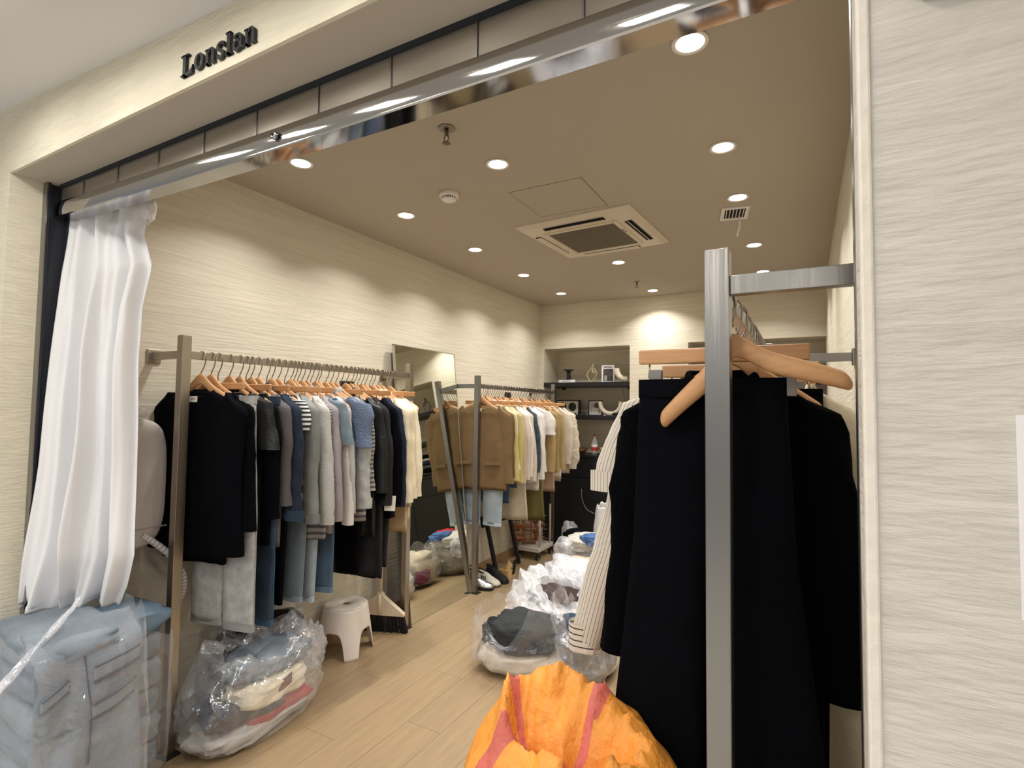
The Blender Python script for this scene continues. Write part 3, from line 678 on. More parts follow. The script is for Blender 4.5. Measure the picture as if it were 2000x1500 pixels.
# ------------------------------------------------------------------ left front rack
HZ = 0.1335
Z1 = ZB-HZ
LF = ' on the left front rack'
GL = 'hangers on the left front rack'
shp = make_shoulder('light wooden shoulder hanger on the left front rack', GL); clp = make_clip('wooden bar hanger with metal clips on the left front rack', GL)
first = {'S': True, 'C': True}
def hang(kind, x, y, z, rz, label, group):
    p = shp if kind == 'S' else clp
    if first[kind]: first[kind] = False; o = p; o.location = (x, y, z); o.rotation_euler = (0, 0, rz)
    else: o = dup(p, (x, y, z), (0, 0, rz), label)
    o['group'] = group; o['label'] = label
    return o
st = G
R1 = [
 (1.388, 'S', dict(name='cardigan', label='black round-neck cardigan with white label, first garment', m=st['black'], L=0.77, sl=0.68, hw=0.225, hem=0.185, sr=0.060, sleeve_out=0.008, label_tag=True, rz=0.20, thick=0.02)),
 (1.433, 'S', dict(name='sweater', label='black knit sweater behind the first cardigan', m=st['blackk'], L=0.66, sl=0.58, rz=0.14)),
 (1.466, 'C', dict(j=1, name='jeans', label='pale grey washed jeans with stitched hem', m=st['washgrey'], L=1.0, hemw=0.13, rz=0.12, dx=0.095, hw=0.15, flare=0.03)),
 (1.521, 'S', dict(name='leather_jacket', label='black short-sleeved leather jacket', m=st['black'], sleeve_m=st['leather'], L=0.70, sl=0.24, sr=0.066, short=True, hw=0.215, rz=0.10, collar='stand')),
 (1.571, 'S', dict(name='studded_top', label='black top with studded shoulder', m=st['black'], L=0.72, sl=0.55, rz=0.08)),
 (1.604, 'C', dict(j=1, name='jeans', label='dark blue straight jeans', m=st['deepblue'], L=1.03, hemw=0.13, rz=0.10, dx=0.06)),
 (1.630, 'S', dict(name='long_tee', label='long charcoal tunic', m=st['taupeg'], L=0.74, sl=0.50, hw=0.23, rz=0.08)),
 (1.668, 'S', dict(name='denim_jacket', label='dark indigo denim jacket with turned-up cuffs', m=st['indigo'], L=0.62, sl=0.57, sr=0.058, cuff=0.045, cuffm=st['deepblue'], collar='shirt', rz=0.10, hw=0.24)),
 (1.716, 'C', dict(j=0, name='trousers', label='plain black trousers next to the indigo jacket', m=st['black'], L=0.98, rz=0.05)),
 (1.744, 'S', dict(name='striped_tee', label='black and white striped tee', m=st['bstripe'], L=0.6, sl=0.16, hw=0.21, rz=0.05)),
 (1.781, 'S', dict(name='denim_jacket', label='grey denim jacket with plain cuffs', m=st['greyden'], L=0.62, sl=0.60, sr=0.055, cuff=0.04, collar='shirt', rz=0.10, hw=0.235)),
 (1.819, 'C', dict(j=1, name='jeans', label='grey-blue jeans with ribbed side panel', m=st['greyblue'], L=1.0, hemw=0.13, rz=0.08)),
 (1.854, 'S', dict(name='utility_jacket', label='light grey utility jacket', m=st['lightgrey'], L=0.64, sl=0.62, sr=0.055, cuff=0.04, collar='shirt', rz=0.10, hw=0.24)),
 (1.876, 'S', dict(name='striped_sweater', label='grey striped sweater with ribbed hem', m=st['knitstripe'], L=0.76, sl=0.52, rz=0.06)),
 (1.899, 'C', dict(j=1, name='jeans', label='pale blue jeans with raw hem', m=st['paleblue'], L=1.02, hemw=0.12, rz=0.08)),
 (1.926, 'S', dict(name='shirt', label='lilac-grey long shirt', m=st['lilac'], L=0.74, sl=0.62, collar='shirt', rz=0.08, hw=0.235)),
 (1.958, 'S', dict(name='denim_shirt', label='grey-blue short-sleeved denim shirt', m=st['greyblue'], L=0.66, sl=0.24, sr=0.062, short=True, collar='shirt', rz=0.10, hw=0.22)),
 (1.982, 'C', dict(j=1, name='jeans', label='mid blue wide-leg jeans', m=st['midblue'], L=1.0, hemw=0.15, hw=0.18, rz=0.08)),
 (2.016, 'S', dict(name='long_sleeve_top', label='thin white long-sleeved top', m=st['white'], L=0.62, sl=0.66, sr=0.04, rz=0.08, collar='round', hw=0.225)),
 (2.035, 'S', dict(name='long_sleeve_top', label='soft grey long-sleeved top', m=st['lightgrey'], L=0.66, sl=0.6, sr=0.045, rz=0.05)),
 (2.085, 'S', dict(name='fuzzy_sweater', label='fuzzy blue short-sleeved sweater', m=st['fuzzy'], L=0.48, sl=0.26, sr=0.075, hw=0.245, thick=0.024, collar='stand', rz=0.10)),
 (2.121, 'S', dict(name='denim_jacket', label='washed grey denim jacket with buttoned cuff', m=st['washgrey'], L=0.60, sl=0.58, sr=0.056, cuff=0.05, hw=0.238, rz=0.10, collar='shirt')),
 (2.157, 'S', dict(name='knit_dress', label='long grey striped knit dress', m=st['knitstripe'], L=0.72, sl=0.5, hw=0.225, rz=0.08)),
 (2.194, 'C', dict(j=0, name='trousers', label='black tapered trousers beside the knit dress', m=st['black'], L=0.96, rz=0.06)),
 (2.232, 'S', dict(name='leather_coat', label='black leather coat with gathered sleeve', m=st['leather'], L=0.82, sl=0.52, sr=0.06, collar='shirt', hw=0.238, rz=0.12)),
 (2.272, 'S', dict(name='sweater', label='thin black sweater next to the leather coat', m=st['blackk'], L=0.62, sl=0.56, rz=0.06)),
 (2.298, 'S', dict(name='wool_coat', label='long charcoal wool coat', m=st['charcoal'], L=1.06, sl=0.60, hw=0.235, hem=0.235, rz=0.10, lapel=True)),
 (2.325, 'C', dict(j=0, name='trousers', label='black wide-leg trousers behind the charcoal coat', m=st['black'], L=1.02, hw=0.17, hemw=0.16, rz=0.08)),
 (2.356, 'S', dict(name='blazer', label='black blazer with hanging white price tag', m=st['black'], L=0.74, sl=0.60, sr=0.058, hw=0.242, tag_swing=True, lapel=True, rz=0.12)),
 (2.386, 'S', dict(name='blazer', label='deep navy blazer before the cream jackets', m=st['navy'], L=0.74, sl=0.62, sr=0.058, hw=0.242, lapel=True, rz=0.12)),
 (2.424, 'C', dict(j=0, name='trousers', label='dark grey suit trousers before the cream jackets', m=st['charcoal'], L=0.98, rz=0.06)),
 (2.452, 'S', dict(name='jacket', label='cream jacket with shirt collar, nearest of three', m=st['cream'], L=0.66, sl=0.60, sr=0.056, collar='shirt', cuff=0.045, hw=0.238, rz=0.12)),
 (2.494, 'S', dict(name='satin_blouse', label='glossy cream blouse with buttoned cuff', m=mat('cream_satin', (234, 222, 190), 0.45, var=0.06, vs=9, bump=0.1, bs=30), L=0.66, sl=0.58, sr=0.054, cuff=0.06, collar='shirt', hw=0.24, rz=0.12)),
 (2.535, 'S', dict(name='coat', label='ivory coat with plain sleeves, last on the rail', m=st['cream'], L=0.70, sl=0.58, sr=0.056, hw=0.245, rz=0.14, collar='stand')),
 (2.552, 'C', dict(j=2, name='skirt', label='beige skirt below the cream jackets', m=st['beige'], L=0.80, hw=0.16, hemw=0.20, rz=0.08)),
 (2.575, 'C', dict(j=2, name='skirt', label='pale cream skirt behind the beige skirt', m=st['cream2'], L=0.74, hw=0.16, hemw=0.20, rz=0.06)),
 (2.608, 'S', dict(name='vest', label='cream sleeveless vest near the far post', m=st['cream2'], L=0.55, sl=0.0, rz=0.06)),
 (2.652, 'C', dict(j=2, name='skirt', label='short beige skirt next to the far post', m=st['oat'], L=0.6, hw=0.15, hemw=0.18, rz=0.04)),
]
SEAM = {id(G['washgrey']): GM('seam_grey', (150, 150, 150)), id(G['deepblue']): GM('seam_blue', (66, 90, 116)), id(G['greyblue']): GM('seam_gb', (140, 152, 160)), id(G['paleblue']): GM('seam_pale', (170, 186, 196)), id(G['midblue']): GM('seam_mid', (98, 122, 146))}
def fill(items, x, z, sfx, hl_s, hl_c, grp, ggrp, seed0):
    for i, (y, k, d) in enumerate(items):
        d = dict(d); rz = d.pop('rz', 0.0)+random.uniform(-0.02, 0.02); hs = d.pop('hs', 1.0); dx = d.pop('dx', 0.0)
        lab_ = ' '.join(d['label'].split(',')[0].split()[:7])+sfx if 'name' in d else ''
        ho = hang(k, x, y, z, rz, ('wooden hanger under the ' if k == 'S' else 'clip hanger of the ')+lab_ if 'name' in d else (hl_s if k == 'S' else hl_c), grp)
        ho.scale = (hs, 1, 1)
        if 'name' not in d: continue
        d['label'] = d['label']+sfx; loc = (x+dx, y, z)
        if k == 'S':
            nm = d['name']; cat = {'sweater': 'sweater', 'fuzzy_sweater': 'sweater', 'striped_sweater': 'sweater', 'shirt': 'shirt', 'denim_shirt': 'shirt', 'blazer': 'blazer', 'coat': 'coat', 'wool_coat': 'coat',
                   'leather_coat': 'coat', 'cardigan': 'cardigan', 'vest': 'vest', 'knit_dress': 'dress', 'blouse': 'blouse', 'satin_blouse': 'blouse', 'dress': 'dress'}.get(nm, 'jacket' if 'jacket' in nm else 'top')
            top(cat=cat, loc=loc, rz=rz, seed=seed0+i, group=ggrp, **d)
        else:
            j = d.pop('j')
            if j == 2: skirt(loc=loc, rz=rz, seed=seed0+i, group=ggrp, **d)
            else: trousers(loc=loc, rz=rz, seed=seed0+i, stitch=SEAM.get(id(d['m'])) if j == 1 else None, group=ggrp, cat='jeans' if j == 1 else 'trousers', **d)
fill(R1, RXL, Z1, LF, 'light wooden shoulder hanger on the left front rack', 'wooden bar hanger with metal clips on the left front rack', GL, 'clothes on the left front rack', 1)

# ------------------------------------------------------------------ left rear rack
Z2 = 1.648-HZ; X2 = -2.295
LR = ' on the rear left rack'
R2 = [
 (3.690, 'C', dict(j=1, name='jeans', label='light blue jeans under the tan jacket', m=G['paleblue'], L=0.94, hemw=0.15, hw=0.175, rz=0.12)),
 (3.652, 'S', dict(name='collarless_jacket', label='tan collarless jacket with flap pockets, facing out', m=G['tan'], L=0.71, sl=0.60, hw=0.228, hem=0.235, sr=0.056, label_tag=True, pocket=True, rz=0.16, thick=0.02, lapel=False)),
 (3.718, 'S', dict(name='blazer', label='brown wool blazer behind the tan jacket', m=G['tan'], L=0.66, sl=0.56, rz=0.12)),
 (3.735, 'S', dict(name='sweater', label='mustard yellow sweater', m=G['yellow'], L=0.62, sl=0.58, sr=0.055, rz=0.14, hw=0.235)),
 (3.765, 'S', dict(name='shirt', label='white shirt with pointed collar tip, nearest', m=G['white'], L=0.58, sl=0.5, collar='shirt', rz=0.12)),
 (3.800, 'S', dict(name='blouse', label='pale yellow blouse with tied hem', m=G['yellow'], L=0.66, sl=0.60, sr=0.058, rz=0.14, hw=0.242, collar='round')),
 (3.835, 'C', dict(j=1, name='jeans', label='cropped slate blue jeans', m=G['slate'], L=0.78, hemw=0.12, rz=0.08)),
 (3.870, 'S', dict(name='shirt', label='oatmeal overshirt', m=G['oat'], L=0.66, sl=0.62, sr=0.052, collar='shirt', rz=0.14, hw=0.235)),
 (3.905, 'C', dict(j=2, name='skirt', label='slate denim skirt', m=G['slate'], L=0.66, hw=0.16, hemw=0.2, rz=0.08)),
 (3.935, 'S', dict(name='shirt', label='ivory shirt with dark collar edge', m=G['ivory'], L=0.66, sl=0.6, sr=0.05, collar='shirt', rz=0.13, hw=0.24)),
 (3.975, 'C', dict(j=2, name='skirt', label='long oat linen skirt', m=G['oat'], L=0.94, hw=0.17, hemw=0.26, rz=0.12)),
 (4.015, 'S', dict(name='blouse', label='white blouse with slim sleeves', m=G['white'], L=0.62, sl=0.58, sr=0.048, rz=0.12, collar='round', hw=0.235)),
 (4.060, 'S', dict(name='shirt', label='ivory shirt beside the slim white blouse', m=G['ivory'], L=0.7, sl=0.62, sr=0.05, collar='shirt', rz=0.13, hw=0.236)),
 (4.110, 'C', dict(j=0, name='trousers', label='beige trousers in the middle', m=G['oat'], L=0.9, rz=0.08)),
 (4.155, 'S', dict(name='denim_vest', label='dark speckled denim vest', m=GM('speckled_denim', (74, 84, 92), var=0.4, vs=40), L=0.62, sl=0.56, sr=0.045, rz=0.12, hw=0.235)),
 (4.205, 'S', dict(name='shirt', label='crisp white shirt with long cuffs', m=G['white'], L=0.72, sl=0.62, sr=0.055, collar='shirt', cuff=0.05, rz=0.13, hw=0.24)),
 (4.255, 'S', dict(name='tunic', label='long white tunic', m=G['white'], L=0.78, sl=0.56, sr=0.052, rz=0.12, hw=0.238, collar='round')),
 (4.310, 'C', dict(j=2, name='skirt', label='long olive wool skirt', m=G['olive'], L=1.0, hw=0.17, hemw=0.26, rz=0.12)),
 (4.365, 'S', dict(name='tee', label='white short-sleeved tee', m=G['white'], L=0.6, sl=0.24, sr=0.07, short=True, rz=0.13, hw=0.238)),
 (4.420, 'S', dict(name='trench_jacket', label='khaki jacket, nearest of the three khaki ones', m=G['khaki2'], L=0.66, sl=0.58, sr=0.058, collar='shirt', rz=0.15, hw=0.242)),
 (4.480, 'C', dict(j=0, name='trousers', label='rose beige trousers', m=G['rosebeige'], L=0.78, hemw=0.14, rz=0.10)),
 (4.530, 'S', dict(name='trench_jacket', label='darker khaki jacket, middle of the three khaki ones', m=G['khaki'], L=0.66, sl=0.58, sr=0.058, collar='shirt', rz=0.15, hw=0.245)),
 (4.590, 'C', dict(j=2, name='skirt', label='rose beige layered skirt', m=G['rosebeige'], L=0.78, hw=0.17, hemw=0.23, rz=0.10)),
 (4.640, 'S', dict(name='trench_jacket', label='sand khaki jacket, farthest of the three khaki ones', m=G['khaki2'], L=0.66, sl=0.57, sr=0.058, collar='shirt', rz=0.16, hw=0.245)),
 (4.700, 'S', dict(name='vest', label='thin oat vest', m=G['oat'], L=0.6, sl=0.0, rz=0.12)),
 (4.760, 'C', dict(j=2, name='skirt', label='short ivory skirt', m=G['ivory'], L=0.68, hw=0.17, hemw=0.22, rz=0.10)),
 (4.820, 'S', dict(name='blouse', label='ivory gathered blouse', m=G['ivory'], L=0.64, sl=0.54, sr=0.06, rz=0.16, hw=0.24, puff=0.25)),
 (4.880, 'C', dict(j=0, name='trousers', label='pale trousers at the far end', m=G['oat'], L=0.72, rz=0.08)),
 (4.930, 'S', dict(name='puff_jacket', label='crinkled ivory jacket with puffed sleeves, last', m=GM('crinkle_ivory', (214, 202, 184), var=0.14, vs=16, bump=0.5, bs=34), L=0.70, sl=0.60, sr=0.070, rz=0.20, hw=0.24, puff=0.35, collar='stand')),
 (4.985, 'C', dict()),
]
fill(R2, X2, Z2, LR, 'light wooden shoulder hanger on the rear left rack', 'wooden bar hanger with metal clips on the rear left rack', 'hangers on the rear left rack', 'clothes on the rear left rack', 101)

# ------------------------------------------------------------------ right rack
Z3 = 1.690-HZ; RR = ' on the right rack'
o = thing('wooden_hanger', 'bare wooden hanger tilted behind the steel post on the right rack', 'hanger', (-0.112, 1.050, Z3), 0, 'hangers on the right rack'); o.rotation_euler = (0, math.radians(-13), math.radians(-4))
HOOK.build('hook', M_WIRE, o, smooth=True); shoulder_mesh(0.166, 0.082).build('shoulder_arms', M_WOOD, o, smooth=True)
pc = make_clip('wooden bar hanger with grey clips holding the black trousers', 'hangers on the right rack', clipmat=mat('clip_matt', (128, 124, 120), 0.5, 0.2), hw=0.157); pc.location = (-0.146, 1.105, Z3+0.018)
trousers('trousers', 'wide black trousers clipped at the front of the right rack', G['black'], (-0.165, 1.105, Z3+0.018), 0.0, L=1.16, hw=0.137, hemw=0.17, flare=0.11, seed=301, group='clothes on the right rack', top_z=-0.060, thick=0.02, gap=0.02)
R3L = [
 (1.215, 'S', dict(name='wool_coat', label='long black boucle coat with heavy sleeves', m=G['boucle'], L=1.10, sl=0.60, hw=0.178, hem=0.185, sr=0.060, sleeve_out=0.052, thick=0.024, collar='round', dx=-0.022, hs=0.80)),
 (1.285, 'C', dict(j=0, name='trousers', label='black trousers behind the boucle coat', m=G['black'], L=1.0)),
 (1.335, 'S', dict(name='coat', label='cream wool coat behind the black boucle coat', m=G['cream'], L=0.95, sl=0.60, hw=0.20, sr=0.06, collar='shirt', dx=0.02, hs=0.85)),
 (1.42, 'S', dict(name='shirt', label='brown striped white shirt with folded short cuffs', m=G['stripe'], L=0.72, sl=0.27, hw=0.215, sr=0.05, collar='shirt', sleeve_out=0.085, lin_out=True, dx=-0.07, cuff=0.05, hs=0.9)),
 (1.50, 'S', dict(name='shirt', label='brown striped white shirt with long left cuff', m=G['stripe'], L=0.86, sl=0.745, hw=0.215, sr=0.056, collar='shirt', sleeve_out=0.15, lin_out=True, dx=-0.085, hs=0.9, cuff=0.075, cuffm=G['stripe_h'])),
 (1.57, 'C', dict(j=0, name='trousers', label='charcoal trousers behind the striped shirts', m=G['charcoal'], L=0.98)),
 (1.63, 'S', dict(name='sweater', label='black knit sweater behind the striped shirts', m=G['blackk'], L=0.64, sl=0.58)),
 (1.70, 'S', dict(name='coat', label='taupe coat in the middle', m=G['taupeg'], L=0.9, sl=0.6)),
 (1.76, 'C', dict(j=1, name='jeans', label='deep blue jeans in the middle', m=G['deepblue'], L=1.0)),
 (1.82, 'S', dict(name='shirt', label='white cotton shirt in the middle', m=G['white'], L=0.7, sl=0.58, collar='shirt')),
 (1.88, 'S', dict(name='blazer', label='black blazer towards the far end', m=G['black'], L=0.74, sl=0.6, lapel=True)),
 (1.94, 'C', dict(j=0, name='trousers', label='beige trousers towards the far end', m=G['oat'], L=0.98)),
 (2.00, 'S', dict(name='jacket', label='khaki jacket towards the far end', m=G['khaki'], L=0.68, sl=0.58, collar='shirt')),
 (2.06, 'C', dict()), (2.11, 'S', dict(name='sweater', label='cream sweater near the far post', m=G['cream2'], L=0.62, sl=0.56)), (2.16, 'C', dict()), (2.21, 'S', dict()), (2.26, 'C', dict()),
 (2.31, 'S', dict(name='coat', label='dark navy coat at the far post', m=G['navy'], L=0.9, sl=0.6)), (2.36, 'C', dict()), (2.41, 'C', dict()),
]
fill(R3L, RXR, Z3, RR, 'light wooden shoulder hanger on the right rack rail', 'wooden bar hanger with metal clips on the right rack rail', 'hangers on the right rack', 'clothes on the right rack', 201)

# ================================================================== MIRROR
def mirror():
    t = thing('standing_mirror', 'tall frameless-edge mirror leaning against the left wall between the racks', 'mirror', (-2.312, 3.214, 0))
    h = 1.895; tilt = math.atan2(0.205, h); t.rotation_euler = (0, -tilt, 0)
    w = 0.366; hh = math.hypot(h, 0.205)
    box(-0.014, -0.002, -w+0.006, w-0.006, 0.006, hh-0.006).build('backing', M_BLACKM, t)
    box(-0.002, 0.001, -w+0.005, w-0.005, 0.005, hh-0.005).build('glass', M_MIRROR, t)
    m = mat('mirror_edge', (196, 190, 176), 0.3, 0.8)
    for a in ((-w, -w+0.006, 0, hh), (w-0.006, w, 0, hh), (-w, w, 0, 0.006), (-w, w, hh-0.006, hh)):
        box(-0.018, 0.003, a[0], a[1], a[2], a[3]).build('frame_edge', m, t)
mirror()

# ================================================================== CURTAIN
CT = thing('curtain', 'long white curtain gathered at the left end of the opening', 'curtain', (-2.35, 1.0, 0.7))
rows = [(2.225, -2.47, 0.955, -2.175, 1.055), (2.19, -2.485, 0.95, -2.165, 1.06), (2.09, -2.487, 0.944, -2.185, 1.062), (1.965, -2.487, 0.934, -2.128, 1.064), (1.82, -2.484, 0.927, -2.20, 1.066),
        (1.62, -2.487, 0.915, -2.221, 1.068), (1.43, -2.485, 0.905, -2.214, 1.07), (1.235, -2.478, 0.895, -2.207, 1.072), (1.045, -2.487, 0.882, -2.193, 1.074), (0.895, -2.492, 0.872, -2.178, 1.075),
        (0.76, -2.50, 0.862, -2.22, 1.076), (0.70, -2.50, 0.856, -2.25, 1.076)]
def cur(u, v):
    q = v*(len(rows)-1); i = min(int(q), len(rows)-2); k = q-i
    A = [lerp(a, c, k) for a, c in zip(rows[i], rows[i+1])]
    x = lerp(A[1], A[3], u); y = lerp(A[2], A[4], u); d = Vector((A[3]-A[1], A[4]-A[2], 0)).normalized(); n = Vector((d.y, -d.x, 0))
    am = lerp(0.022, 0.054, min(1, v*1.3))*(0.35+0.65*math.sin(PI*min(1, max(0, u*0.94+0.03))))
    ph = 0.9*v+1.1*nz(v*2.1, 0, 3)
    f = math.sin(u*30+ph*2.2)*0.55+math.sin(u*17-ph*3+1.2)*0.55+0.25*math.sin(u*55+ph*4)
    f += 0.8*nz(u*5, v*4.5, 1.7)
    z = A[0]+(0.012*math.sin(u*9+1) + 0.02*nz(u*3, 5, 0) if v > 0.97 else 0)+0.018*(u-0.5)*(1 if v > 0.9 else 0)
    return Vector((x, y, z))+n*(am*f)+Vector((-CT.location.x, -CT.location.y, -CT.location.z))
M_CURT = mat('curtain_cloth', (232, 232, 235), 0.85, bump=0.06, bs=120)
MB().grid(cur, 90, 70).build('cloth', M_CURT, CT, smooth=True, solid=0.0015)
MB().tube([cur(1.0, v/60)+Vector((0.001, -0.001, 0)) for v in range(12, 60)], (lambda q: (0.006, 0.002)), 6).build('side_hem', M_CURT, CT, smooth=True)
def knot(u, v):
    a = 2*PI*u; p = PI*v; r = 1+0.25*nz(math.cos(a)*2, math.sin(a)*2, p*2+4)+0.10*nz(math.cos(a)*6, math.sin(a)*6, p*5)
    return Vector((0.135+0.062*r*math.sin(p)*math.cos(a), 0.075+0.03*r*math.sin(p)*math.sin(a), 1.495+0.058*r*math.cos(p)))
MB().grid(knot, 28, 16).build('knot', M_CURT, CT, smooth=True)

# ================================================================== STEAMER
SM = thing('garment_steamer', 'garment steamer with white padded board behind the curtain', 'steamer', (-2.5, 1.15, 0))
def pad(u, v):
    pass
rr = []
for dx, g in ((-0.02, 0.90), (-0.012, 0.985), (0.0, 1.0), (0.016, 0.985), (0.028, 0.93), (0.032, 0.8), (0.033, 0.4)):
    ring = []
    for k in range(48):
        a = 2*PI*k/48; c, s = math.cos(a), math.sin(a)
        ring.append(Vector((0.03+dx, 0.01+0.17*g*math.copysign(abs(c)**0.5, c), 1.115+0.275*g*math.copysign(abs(s)**0.5, s))))
    rr.append(ring)
MB().loft(rr).build('ironing_board', mat('board_pad', (206, 198, 192), 0.85, var=0.04, vs=4, bump=0.1, bs=40), SM, smooth=True)
box(0.058, 0.0645, -0.155, 0.178, 0.925, 0.929).build('board_seam', mat('seam_line', (170, 162, 156), 0.9), SM)
MB().tube([(0, 0.05, 0.02), (0, 0.05, 1.43)], 0.011, 12).build('pole', M_STEEL, SM, smooth=True)
k = MB().lathe([(0, -0.03), (0.017, -0.03), (0.019, -0.026), (0.019, 0.026), (0.017, 0.03), (0, 0.03)], n=20).build('knob', M_WHITE, SM, smooth=True, loc=(0.03, 0.062, 1.415)); k.rotation_euler = (0, PI/2, 0.2)
MB().lathe([(0, 0), (0.055, 0), (0.06, 0.03), (0.05, 0.09), (0.02, 0.11), (0, 0.11)], 0.0, 0.02, 20).build('water_tank', M_WHITE, SM, smooth=True)
hp = [(0.055, 0.085, 0.90), (0.07, 0.13, 0.86), (0.085, 0.185, 0.80), (0.09, 0.232, 0.73), (0.09, 0.248, 0.66), (0.085, 0.235, 0.60), (0.08, 0.20, 0.555), (0.07, 0.15, 0.525), (0.06, 0.10, 0.50), (0.05, 0.06, 0.42), (0.03, 0.03, 0.10)]
def smooth_path(p, n=6):
    P = [Vector(a) for a in p]; out = []
    for i in range(len(P)-1):
        a, b_, c, d = P[max(i-1, 0)], P[i], P[i+1], P[min(i+2, len(P)-1)]
        for k in range(n):
            t = k/n; out.append(0.5*((2*b_)+(c-a)*t+(2*a-5*b_+4*c-d)*t*t+(3*b_-a-3*c+d)*t**3))
    out.append(P[-1]); return out
hm = uvstripes('hose_dots', (228, 226, 224), (70, 70, 76), 44, 0.12, 1)
MB().tube(smooth_path(hp, 8), 0.0135, 12).build('steam_hose', hm, SM, smooth=True)

# ================================================================== BUNDLES AND BAGS
def lump(name, label, cat, m, c, s, rz=0.0, seed=0, amp=0.22, e=0.7, group=None, n=36, k=22, foldf=7.0):
    """a folded or crumpled soft garment"""
    def f(u, v):
        a = 2*PI*u; p = -PI/2+PI*v; ca, sa, cp, sp_ = math.cos(a), math.sin(a), math.cos(p), math.sin(p)
        x = math.copysign(abs(ca)**e, ca)*abs(cp)**e; y = math.copysign(abs(sa)**e, sa)*abs(cp)**e; z = math.copysign(abs(sp_)**e, sp_)
        d = 1+amp*(abs(nz(x*1.6+seed, y*1.6, z*2.6))*1.6-0.35)+0.3*amp*nz(x*foldf*0.5, y*foldf*0.5+seed, z*foldf)
        return Vector((x*s[0]*d, y*s[1]*d, z*s[2]*d))
    b = MB(); b.grid(f, n, k); o = b.build(name, m, smooth=True, loc=c); o.rotation_euler = (0, 0, rz)
    zmin = min(v.co.z for v in o.data.vertices)
    return tag(o, label, cat, group)
def bagmesh(rx, ry, h, seed, amp=0.10, rim=0.12, n=72, m=34, base=0.80, topf=0.85, inward=0.0, square=0.8, fine=0.5, lean=(0, 0)):
    rr = []
    for i in range(m+1):
        v = i/m; prof = interp([(0, base*0.9), (0.06, base), (0.25, 1.0), (0.6, 1.0), (0.85, lerp(1, topf, 0.6)), (1.0, topf)], v)
        ring = []
        for j in range(n):
            a = 2*PI*j/n; ca, sa = math.cos(a), math.sin(a)
            x = math.copysign(abs(ca)**square, ca); y = math.copysign(abs(sa)**square, sa)
            crump = amp*(1-2*abs(nz(ca*2.2+seed, sa*2.2, v*3.2)))*1.0+amp*fine*0.8*(0.5-abs(nz(ca*4.5, sa*4.5+seed, v*6)))+amp*fine*0.22*(0.4-abs(nz(ca*11, sa*11+seed, v*13)))
            if v < 0.05: crump *= v/0.05
            g = prof*(1+crump)
            z = h*v
            if v > 0.55: z += rim*h*(v-0.55)/0.45*(1.6*nz(ca*1.7+seed*2, sa*1.7, 0.3)+0.8*nz(ca*5, sa*5+seed, 0.7))
            ring.append(Vector((x*rx*g+lean[0]*v*v, y*ry*g+lean[1]*v*v, max(0.001, z))))
        rr.append(ring)
    if inward:
        last = rr[-1]; c = sum(last, Vector())/len(last)
        for q in (0.12, 0.3, 0.5):
            rr.append([c+(p-c)*(1-q*inward)+Vector((0, 0, -0.30*h*q*q+0.02*nz(p.x*20, p.y*20, q*9))) for p in last])
    b = MB(); b.loft(rr, caps=(True, False)); return b
def bag(name, label, loc, rz, m, group=None, **k):
    o = bagmesh(**k).build(name, m, smooth=True, loc=loc); o.rotation_euler = (0, 0, rz)
    return tag(o, label, 'bag', group)
F1 = film('clear_film', op=0.09, scale=10, gloss=0.07); F2 = film('milky_film', (240, 242, 248), op=0.42, scale=11); F3_ = film('hazy_film', (222, 226, 232), op=0.20, scale=12)

# -- piles of jeans at the left front
DEN = G
def folded(name, label, m, c, s, rz=0.0, seed=0, cat='jeans', group='folded jeans at the left front', amp=0.10):
    return lump(name, label, cat, m, c, s, rz, seed, amp=amp, e=0.45, group=group, n=44, k=20)
M_J1 = GM('pile_denim_grey', (138, 148, 158), var=0.20, vs=9, bump=0.35, bs=200)
M_J2 = GM('pile_denim_blue', (118, 140, 160), var=0.2, vs=8, bump=0.35, bs=200)
M_J3 = GM('pile_denim_steel', (126, 138, 150), var=0.22, vs=8, bump=0.35, bs=200)
SEAMM = GM('pile_seam', (78, 86, 98))
labs = ['bottom', 'second', 'third', 'fourth', 'fifth', 'sixth', 'topmost']
z = 0.03
for i in range(7):
    th = [0.05, 0.052, 0.05, 0.05, 0.052, 0.05, 0.046][i]
    folded('folded_jeans', 'folded grey-blue jeans, %s of the near bagged pile' % labs[i], (M_J1, M_J3)[i % 2], (-2.235+0.01*math.sin(i*2), 0.885, z+th), (0.225, 0.135, th*1.05), -0.03+0.03*math.sin(i*3), 11+i)
    z += th*1.92
ZJ = z
# a denim garment hanging flat down the front side of the near pile, with pockets
FJ = thing('draped_jeans', 'washed jeans hanging down the side of the near bagged pile', 'jeans', (-2.03, 0.9, 0.0))
def drape(u, v):
    y = lerp(-0.165, 0.135, u)+0.012*nz(v*3, u*3, 2); z = lerp(0.735, 0.16, v); x = 0.045*math.sin(min(1, v*4)*PI/2)-0.02+0.022*nz(u*3.2, v*3.2, 5)+0.010*math.sin(u*9+v*6)
    return Vector((x-0.06*(1-min(1, v*8)), y, z))
MB().grid(drape, 40, 50).build('leg', M_J1, FJ, smooth=True, solid=0.006)
for (u0, u1, v0, v1) in ((0.52, 0.93, 0.22, 0.30), (0.48, 0.93, 0.42, 0.50), (0.04, 0.30, 0.30, 0.36)):
    MB().grid(lambda u, v: drape(lerp(u0, u1, u)+0.0*v, lerp(v0, v1, v)-0.05*(u))+Vector((0.006, 0, 0)), 14, 6).build('pocket', M_J1, FJ, smooth=True, solid=0.006)
    MB().tube([drape(lerp(u0, u1, k/14), v0-0.05*k/14)+Vector((0.011, 0, 0)) for k in range(15)], 0.0028, 5).build('stitch', SEAMM, FJ)
    MB().tube([drape(lerp(u0, u1, k/14), v1-0.05*k/14)+Vector((0.011, 0, 0)) for k in range(15)], 0.0028, 5).build('stitch', SEAMM, FJ)
